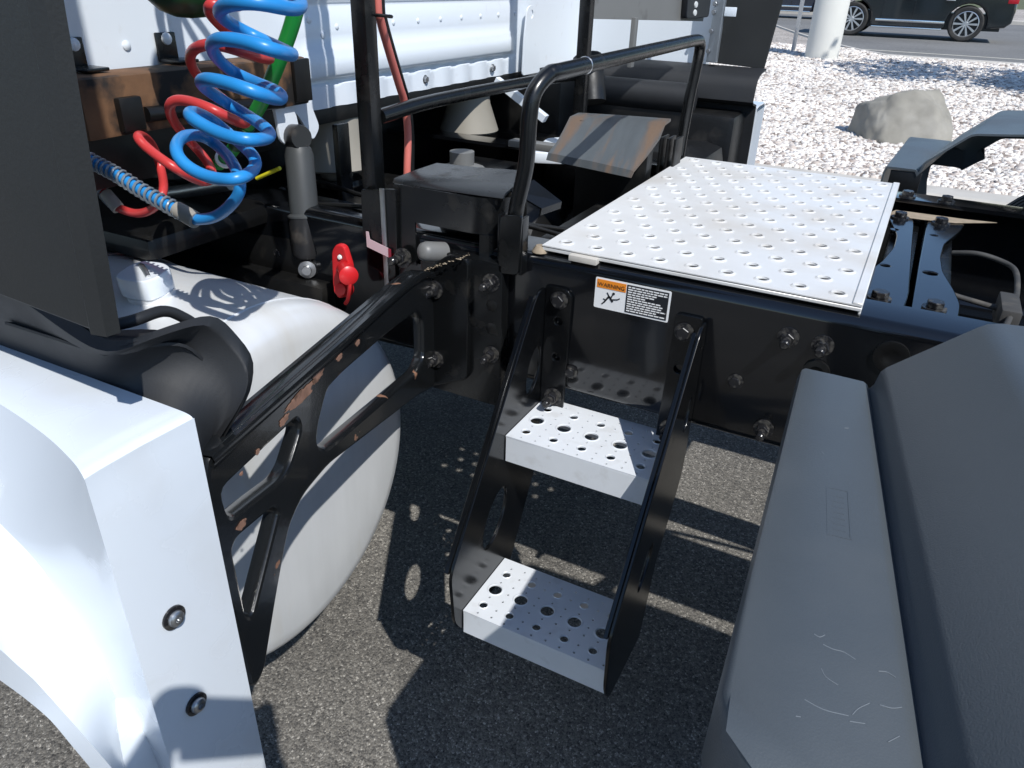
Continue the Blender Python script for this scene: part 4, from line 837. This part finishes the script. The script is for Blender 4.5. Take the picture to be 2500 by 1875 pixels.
# ================================================================== BACKGROUND
# boulder
bm = bmesh.new(); bmesh.ops.create_icosphere(bm, subdivisions=5, radius=1)
from mathutils import noise as mnoise
planes = [(Vector((-.9, -.3, .15)), .80), (Vector((.1, -.75, .55)), .72), (Vector((.55, -.3, .75)), .80), (Vector((-.25, .2, .95)), .70), (Vector((.95, .1, .25)), .88), (Vector((-.6, -.6, .5)), .80)]
for v in bm.verts:
    p = v.co.copy()
    for n_, d_ in planes:
        n_ = n_.normalized(); k = p.dot(n_)-d_
        if k > 0: p -= n_*k*.88
    p *= 1+.07*mnoise.noise(v.co*2.2)+.04*mnoise.noise(v.co*5)+.022*mnoise.noise(v.co*13)+.012*mnoise.noise(v.co*29)
    v.co = Vector((p.x*.47, p.y*.36, p.z*.50))
bo = link('boulder', finish(bm, 60), M['rock']); bo.location = (.36, 7.1, .19); bo.rotation_euler = (0, 0, .1)
tag(bo, 'big rounded grey boulder sitting on the pale gravel', 'boulder')
# light pole base
LP = thing('light_pole', (-1.33, 14.1, gz(14.1)), 'white concrete light pole base standing in the gravel by the road', 'light pole')
lathe('concrete_base', [(0, 0), (.28, 0), (.28, 1.55), (.26, 1.6), (0, 1.6)], (-1.33, 14.1, gz(14.1)-.05), (0, 0, 1), M['pillar'], LP, 48)
lathe('pole_shaft', [(.10, 0), (.07, 7), (0, 7)], (-1.33, 14.1, gz(14.1)+1.55), (0, 0, 1), M['signpost'], LP, 20)
box('base_plate', (-1.5, 13.93, gz(14.1)+1.551), (-1.16, 14.27, gz(14.1)+1.58), M['signpost'], LP)
sp = thing('sign_post', (-1.95, 14.9, gz(14.9)), 'thin grey metal sign post left of the concrete base', 'post')
box('post', (-1.98, 14.88, gz(14.9)-.05), (-1.91, 14.92, gz(14.9)+2.2), M['signpost'], sp, .004)
plate('sign_panel', rnd([(-2.15, 2.0), (-1.75, 2.0), (-1.75, 2.5), (-2.15, 2.5)], .03), [], .004, basis((0, 14.87, 0), (1, 0, 0), (0, 0, 1)), M['signpost'], sp)
# cars
CARW = lathem([(.27, -.09), (.30, -.11), (.36, -.11), (.385, -.09), (.39, -.06), (.39, .06), (.385, .09), (.36, .11), (.30, .11), (.27, .09)], 48); CARW.materials.append(M['tyre'])
def rimm():
    ms = [lathem([(.285, -.08), (.285, .10), (.27, .105), (.262, .09), (.262, -.05), (0, -.05)], 48), lathem([(0, .095), (.045, .095), (.06, .08), (.06, .0), (0, 0)], 24)]
    for k in range(10):
        a = 2*math.pi*k/10
        me = platem([(.04, -.016), (.27, -.026), (.27, .026), (.04, .016)], [], .02, Matrix.Rotation(a, 4, 'Z') @ Matrix.Translation((0, 0, .078)), .004); ms.append(me)
    return join(ms)
RIMS = rimm(); RIMS.materials.append(M['rim'])
HUBD = lathem([(.262, -.045), (0, -.045)], 32)
def car(name, x0, y0, z0, wb, ro, fo, paint, label, scale=1.0):
    # x0 = rear wheel centre, front to -X ; y0 near side face
    t = thing(name, (x0-wb/2, y0+.93, z0), label, 'car'); r = .445; wz = .39
    def arc(cx, a0, a1): return [(cx+r*math.cos(a), wz+r*math.sin(a)) for a in np.linspace(a0, a1, 14)]
    xr, xf = x0, x0-wb; sill = .235
    ol = [(xr+ro-.12, .34), (xr+ro, .45), (xr+ro+.02, .75), (xr+ro-.03, 1.02), (xr+ro-.10, 1.10), (xf-.15, 1.06), (xf-fo+.10, .93), (xf-fo, .70), (xf-fo+.02, .42), (xf-fo+.15, .28)]
    a0 = math.asin((.30-wz)/r)
    ol += arc(xf, math.pi-a0, a0)+[(xf+r+.06, sill), (xr-r-.06, sill)]+arc(xr, math.pi-a0, a0)
    Mx = basis((0, y0+.93, z0), (1, 0, 0), (0, 0, 1))
    b = plate('body', ol, [], 1.84, Mx, M[paint], t, .05)
    gl = [(xr+ro-.10, 1.10), (xr+ro-.35, 1.62), (xr-.4, 1.70), (xf+1.1, 1.66), (xf+.15, 1.08)]
    plate('cabin', gl, [], 1.60, Mx, M[paint], t, .06)
    wn = [(xr+ro-.42, 1.16), (xr+ro-.55, 1.54), (xf+1.12, 1.58), (xf+.5, 1.16)]
    plate('window', wn, [], 1.66, Mx, M['glass'], t, .01)
    plate('underbody', [(xr+ro-.2, .25), (xr+ro-.2, .6), (xf-fo+.2, .6), (xf-fo+.2, .22)], [], 1.5, Mx, M['stblack'], t, .01)
    for xx in (xr, xf):
        for s, yy in ((-1, y0+.115), (1, y0+1.745)):
            w = link('wheel', CARW, None, t, aim((xx, yy, z0+.39), (0, s, 0))); link('rim', RIMS, None, w)
            link('brake_disc', HUBD, M['stblack'], w)
    box('chrome_sill', (xf+r+.12, y0-.012, z0+.37), (xr-r-.02, y0+.009, z0+.43), M['chrome'], t, .008)
    box('lower_sill', (xf+r+.05, y0-.004, z0+.225), (xr-r-.05, y0+.02, z0+.262), M['chrome'], t, .006)
    for xx in (xf+r+.25, (xf+xr)/2+.1, xr-.28): box('door_gap', (xx-.004, y0-.0015, z0+.30), (xx+.004, y0+.01, z0+1.12), M['stblack'], t, 0)
    for xx in ((xf+xr)/2-.08, xr-.45): box('door_handle', (xx-.1, y0-.02, z0+.88), (xx+.1, y0+.005, z0+.91), M['chrome'], t, .006)
    box('tail_lamp', (xr+ro-.20, y0-.004, z0+.86), (xr+ro+.022, y0+.30, z0+.98), M['lampred'], t, .015)
    box('headlamp', (xf-fo+.02, y0-.004, z0+.70), (xf-fo+.35, y0+.3, z0+.82), M['lens'], t, .02)
    return t
car('suv', .872, 21.80, .287, 2.60, .95, .88, 'carpaint', 'dark teal SUV with chrome sill strip out on the road')
car('car', -3.6, 31.0, .287, 2.6, .95, .88, 'carpaint2', 'dark blue car far off beyond the concrete light pole base')
# tree outside the picture whose shade falls on the gravel
TT = thing('shade_tree', (4.3, 10.9, gz(10.9)), 'leafy tree right of the gravel bed casting shade on it', 'tree')
zt = gz(10.9)
pts = [(4.3, 10.9, zt-.05), (4.32, 10.9, zt+.8), (4.4, 10.85, zt+1.8), (4.3, 10.8, zt+2.8), (4.35, 10.8, zt+4.2)]
pp = crom(pts, 5); link('trunk', tubem(pp, [.14-.10*i/(len(pp)-1) for i in range(len(pp))], 12), M['bark'], TT)
for k in range(7):
    a = k*.9; z1 = zt+1.9+.3*k; e = (4.35+1.3*math.cos(a), 10.8+1.3*math.sin(a), z1+.9)
    q = crom([(4.35, 10.82, z1), (4.35+.6*math.cos(a), 10.8+.6*math.sin(a), z1+.5), e], 4); link('limb', tubem(q, [.05-.04*i/(len(q)-1) for i in range(len(q))], 8), M['bark'], TT)
n = 11000; d = rng.normal(size=(n, 3)); d /= np.linalg.norm(d, axis=1)[:, None]; rad = rng.uniform(.25, 1, n)**.5
cl = rng.normal(size=(40, 3)); cl /= np.linalg.norm(cl, axis=1)[:, None]; cl *= rng.uniform(.4, .95, 40)[:, None]
P = cl[rng.integers(0, 40, n)]*np.array([2.5, 1.7, 1.4])+rng.normal(size=(n, 3))*.28
P += np.array([4.1, 10.9, zt+3.9]); s = rng.uniform(.05, .10, n)
A1 = rng.normal(size=(n, 3)); A1 /= np.linalg.norm(A1, axis=1)[:, None]; A2 = np.cross(A1, d); A2 /= np.linalg.norm(A2, axis=1)[:, None]+1e-9
V = np.stack([P-A1*s[:, None], P+A2*s[:, None]*.55, P+A1*s[:, None], P-A2*s[:, None]*.55], 1).reshape(-1, 3)
me = bpy.data.meshes.new('crown'); me.from_pydata(V.tolist(), [], [(4*i, 4*i+1, 4*i+2, 4*i+3) for i in range(n)]); link('crown', me, M['leaf'], TT)

# ================================================================== THE PHOTOGRAPHER (outside the picture; hands and camera throw the shade at lower left)
M['skin'] = mat('skin', (0.48, 0.29, 0.20), 0.5, var=0.08, vscale=20)
M['shirt'] = mat('grey_work_shirt', (0.12, 0.13, 0.15), 0.8, var=0.15, vscale=8, bump=0.3, bscale=60)
M['jeans'] = mat('dark_jeans', (0.03, 0.04, 0.07), 0.85, var=0.2, vscale=10, bump=0.3, bscale=90)
M['boot'] = mat('brown_boot', (0.07, 0.045, 0.03), 0.6, var=0.2)
M['hair'] = mat('dark_hair', (0.02, 0.015, 0.012), 0.6, var=0.3, vscale=40)
CP = Mc.translation; fh = Vector((fw.x, fw.y, 0)).normalized(); rh = Vector((fh.y, -fh.x, 0)); Z3 = Vector((0, 0, 1))
PB = CP-fh*.44; PB.z = 0
def P3(r, f, z): return PB+rh*r+fh*f+Z3*z
verts = []; edges = []; rad = []
def vtx(p, r): verts.append(Vector(p)); rad.append(r); return len(verts)-1
def chain(start, pts):
    prev = start
    for p, r in pts:
        i = vtx(p, r); edges.append((prev, i)); prev = i
    return prev
root = vtx(P3(0, 0, .93), .155)
chest = chain(root, [(P3(0, .0, 1.05), .15), (P3(0, .0, 1.2), .165), (P3(0, -.01, 1.33), .155)])
neck = chain(chest, [(P3(0, .0, 1.43), .075), (P3(0, .02, 1.49), .06)])
chain(neck, [(P3(0, .045, 1.545), .085), (P3(0, .05, 1.60), .098), (P3(0, .045, 1.655), .085)])
for sd in (-1, 1):
    knee = chain(root, [(P3(.10*sd, 0, .84), .105), (P3(.115*sd, .01, .66), .088), (P3(.125*sd, .02, .49), .065), (P3(.13*sd, -.01, .32), .062), (P3(.135*sd, -.02, .12), .045)])
    chain(knee, [(P3(.14*sd, .0, .05), .045), (P3(.155*sd, .10, .04), .045), (P3(.165*sd, .18, .035), .035)])
    hb = CP-fw*.030+r2*(.058*sd)+u2*.004
    wrist = CP-fw*.085+r2*(.085*sd)-u2*.05
    elbow = P3(.27*sd, .10, 1.13)
    w = chain(chest, [(P3(.13*sd, -.01, 1.37), .075), (P3(.185*sd, .0, 1.33), .062), (P3(.235*sd, .05, 1.23), .05), (elbow, .043), (elbow.lerp(wrist, .4), .042), (elbow.lerp(wrist, .8), .031), (wrist, .026)])
    palm = chain(w, [(wrist.lerp(hb, .45), .024), (hb-fw*.012+r2*(.012*sd), .020)])
    for k, (du, L) in enumerate(((.026, .9), (.009, 1.0), (-.008, .95), (-.024, .8))):      # fingers curl over the front of the camera
        b0 = hb+u2*du*.8+r2*(.012*sd)+fw*.004
        chain(palm, [(b0, .0095), (b0+fw*.020*L-r2*(.004*sd), .0085), (b0+fw*.026*L-r2*(.022*L*sd), .0078), (b0+fw*.020*L-r2*(.034*L*sd), .007)])
    chain(palm, [(hb-fw*.022-u2*.012+r2*(.002*sd), .0105), (hb-fw*.022-u2*.002-r2*(.018*sd), .0095), (hb-fw*.018+u2*.006-r2*(.034*sd), .008)])
me = bpy.data.meshes.new('person_body'); me.from_pydata(verts, edges, [])
ob = bpy.data.objects.new('tmp_person', me); COL.objects.link(ob)
sk = ob.modifiers.new('skin', 'SKIN'); sk.use_smooth_shade = True
for i, r_ in enumerate(rad):
    me.skin_vertices[0].data[i].radius = (r_, r_); me.skin_vertices[0].data[i].use_root = (i == 0)
sb = ob.modifiers.new('sub', 'SUBSURF'); sb.levels = 2; sb.render_levels = 2
body = bpy.data.meshes.new_from_object(ob.evaluated_get(bpy.context.evaluated_depsgraph_get())); bpy.data.objects.remove(ob)
body.materials.clear()
for k in ('skin', 'shirt', 'jeans', 'boot'): body.materials.append(M[k])
for pg in body.polygons:
    c = pg.center; dxy = (Vector((c.x, c.y, 0))-PB); f_ = dxy.dot(fh)
    if c.z < .10: pg.material_index = 3
    elif c.z < .95: pg.material_index = 2
    elif c.z > 1.435 and f_ < .2: pg.material_index = 0
    elif f_ > .24 and (c-CP).length < .15: pg.material_index = 0
    else: pg.material_index = 1
    pg.use_smooth = True
PP = thing('person', tuple(PB), 'person in grey shirt and dark jeans taking the picture with a small camera', 'person')
link('body', body, None, PP)
def blob(name, c, sx, sy, sz, m, seg=16):
    bm = bmesh.new(); bmesh.ops.create_uvsphere(bm, u_segments=seg, v_segments=10, radius=1)
    T_ = Matrix((rh, fh, Z3)).transposed().to_4x4(); T_.translation = c
    bmesh.ops.transform(bm, matrix=T_ @ Matrix.Diagonal((sx, sy, sz, 1)), verts=bm.verts); return link(name, finish(bm, 60), m, PP)
for sd in (-1, 1):
    blob('eye', P3(.033*sd, .133, 1.605), .013, .010, .009, M['stwhite']); blob('iris', P3(.033*sd, .142, 1.604), .006, .003, .006, M['stblack'])
    blob('ear', P3(.094*sd, .045, 1.60), .012, .022, .032, M['skin'])
blob('nose', P3(0, .148, 1.583), .013, .020, .022, M['skin']); blob('mouth', P3(0, .138, 1.543), .024, .008, .007, M['redcap'])
bm = bmesh.new(); bmesh.ops.create_uvsphere(bm, u_segments=24, v_segments=16, radius=1)
T_ = Matrix((rh, fh, Z3)).transposed().to_4x4(); T_.translation = P3(0, .03, 1.635)
for v in bm.verts:
    k = 1+.05*mnoise.noise(v.co*5); v.co = Vector((v.co.x*.103*k, v.co.y*.112*k, max(v.co.z, -.5 if v.co.y < .2 else .25)*.098*k))
bmesh.ops.transform(bm, matrix=T_, verts=bm.verts); link('hair', finish(bm, 60), M['hair'], PP)
CA = thing('pocket_camera', tuple(CP-fw*.03), 'small black pocket camera held by the photographer', 'camera')
me = boxm(.105, .062, .026, .006); me.transform(Matrix.Translation(CP-fw*.032) @ Mc.to_3x3().to_4x4()); link('camera_body', me, M['stblack'], CA)
lathe('lens_barrel', [(.024, 0), (.024, .010), (.021, .012), (.016, .010), (0, .009)], CP-fw*.020, fw, M['zinc'], CA, 28)
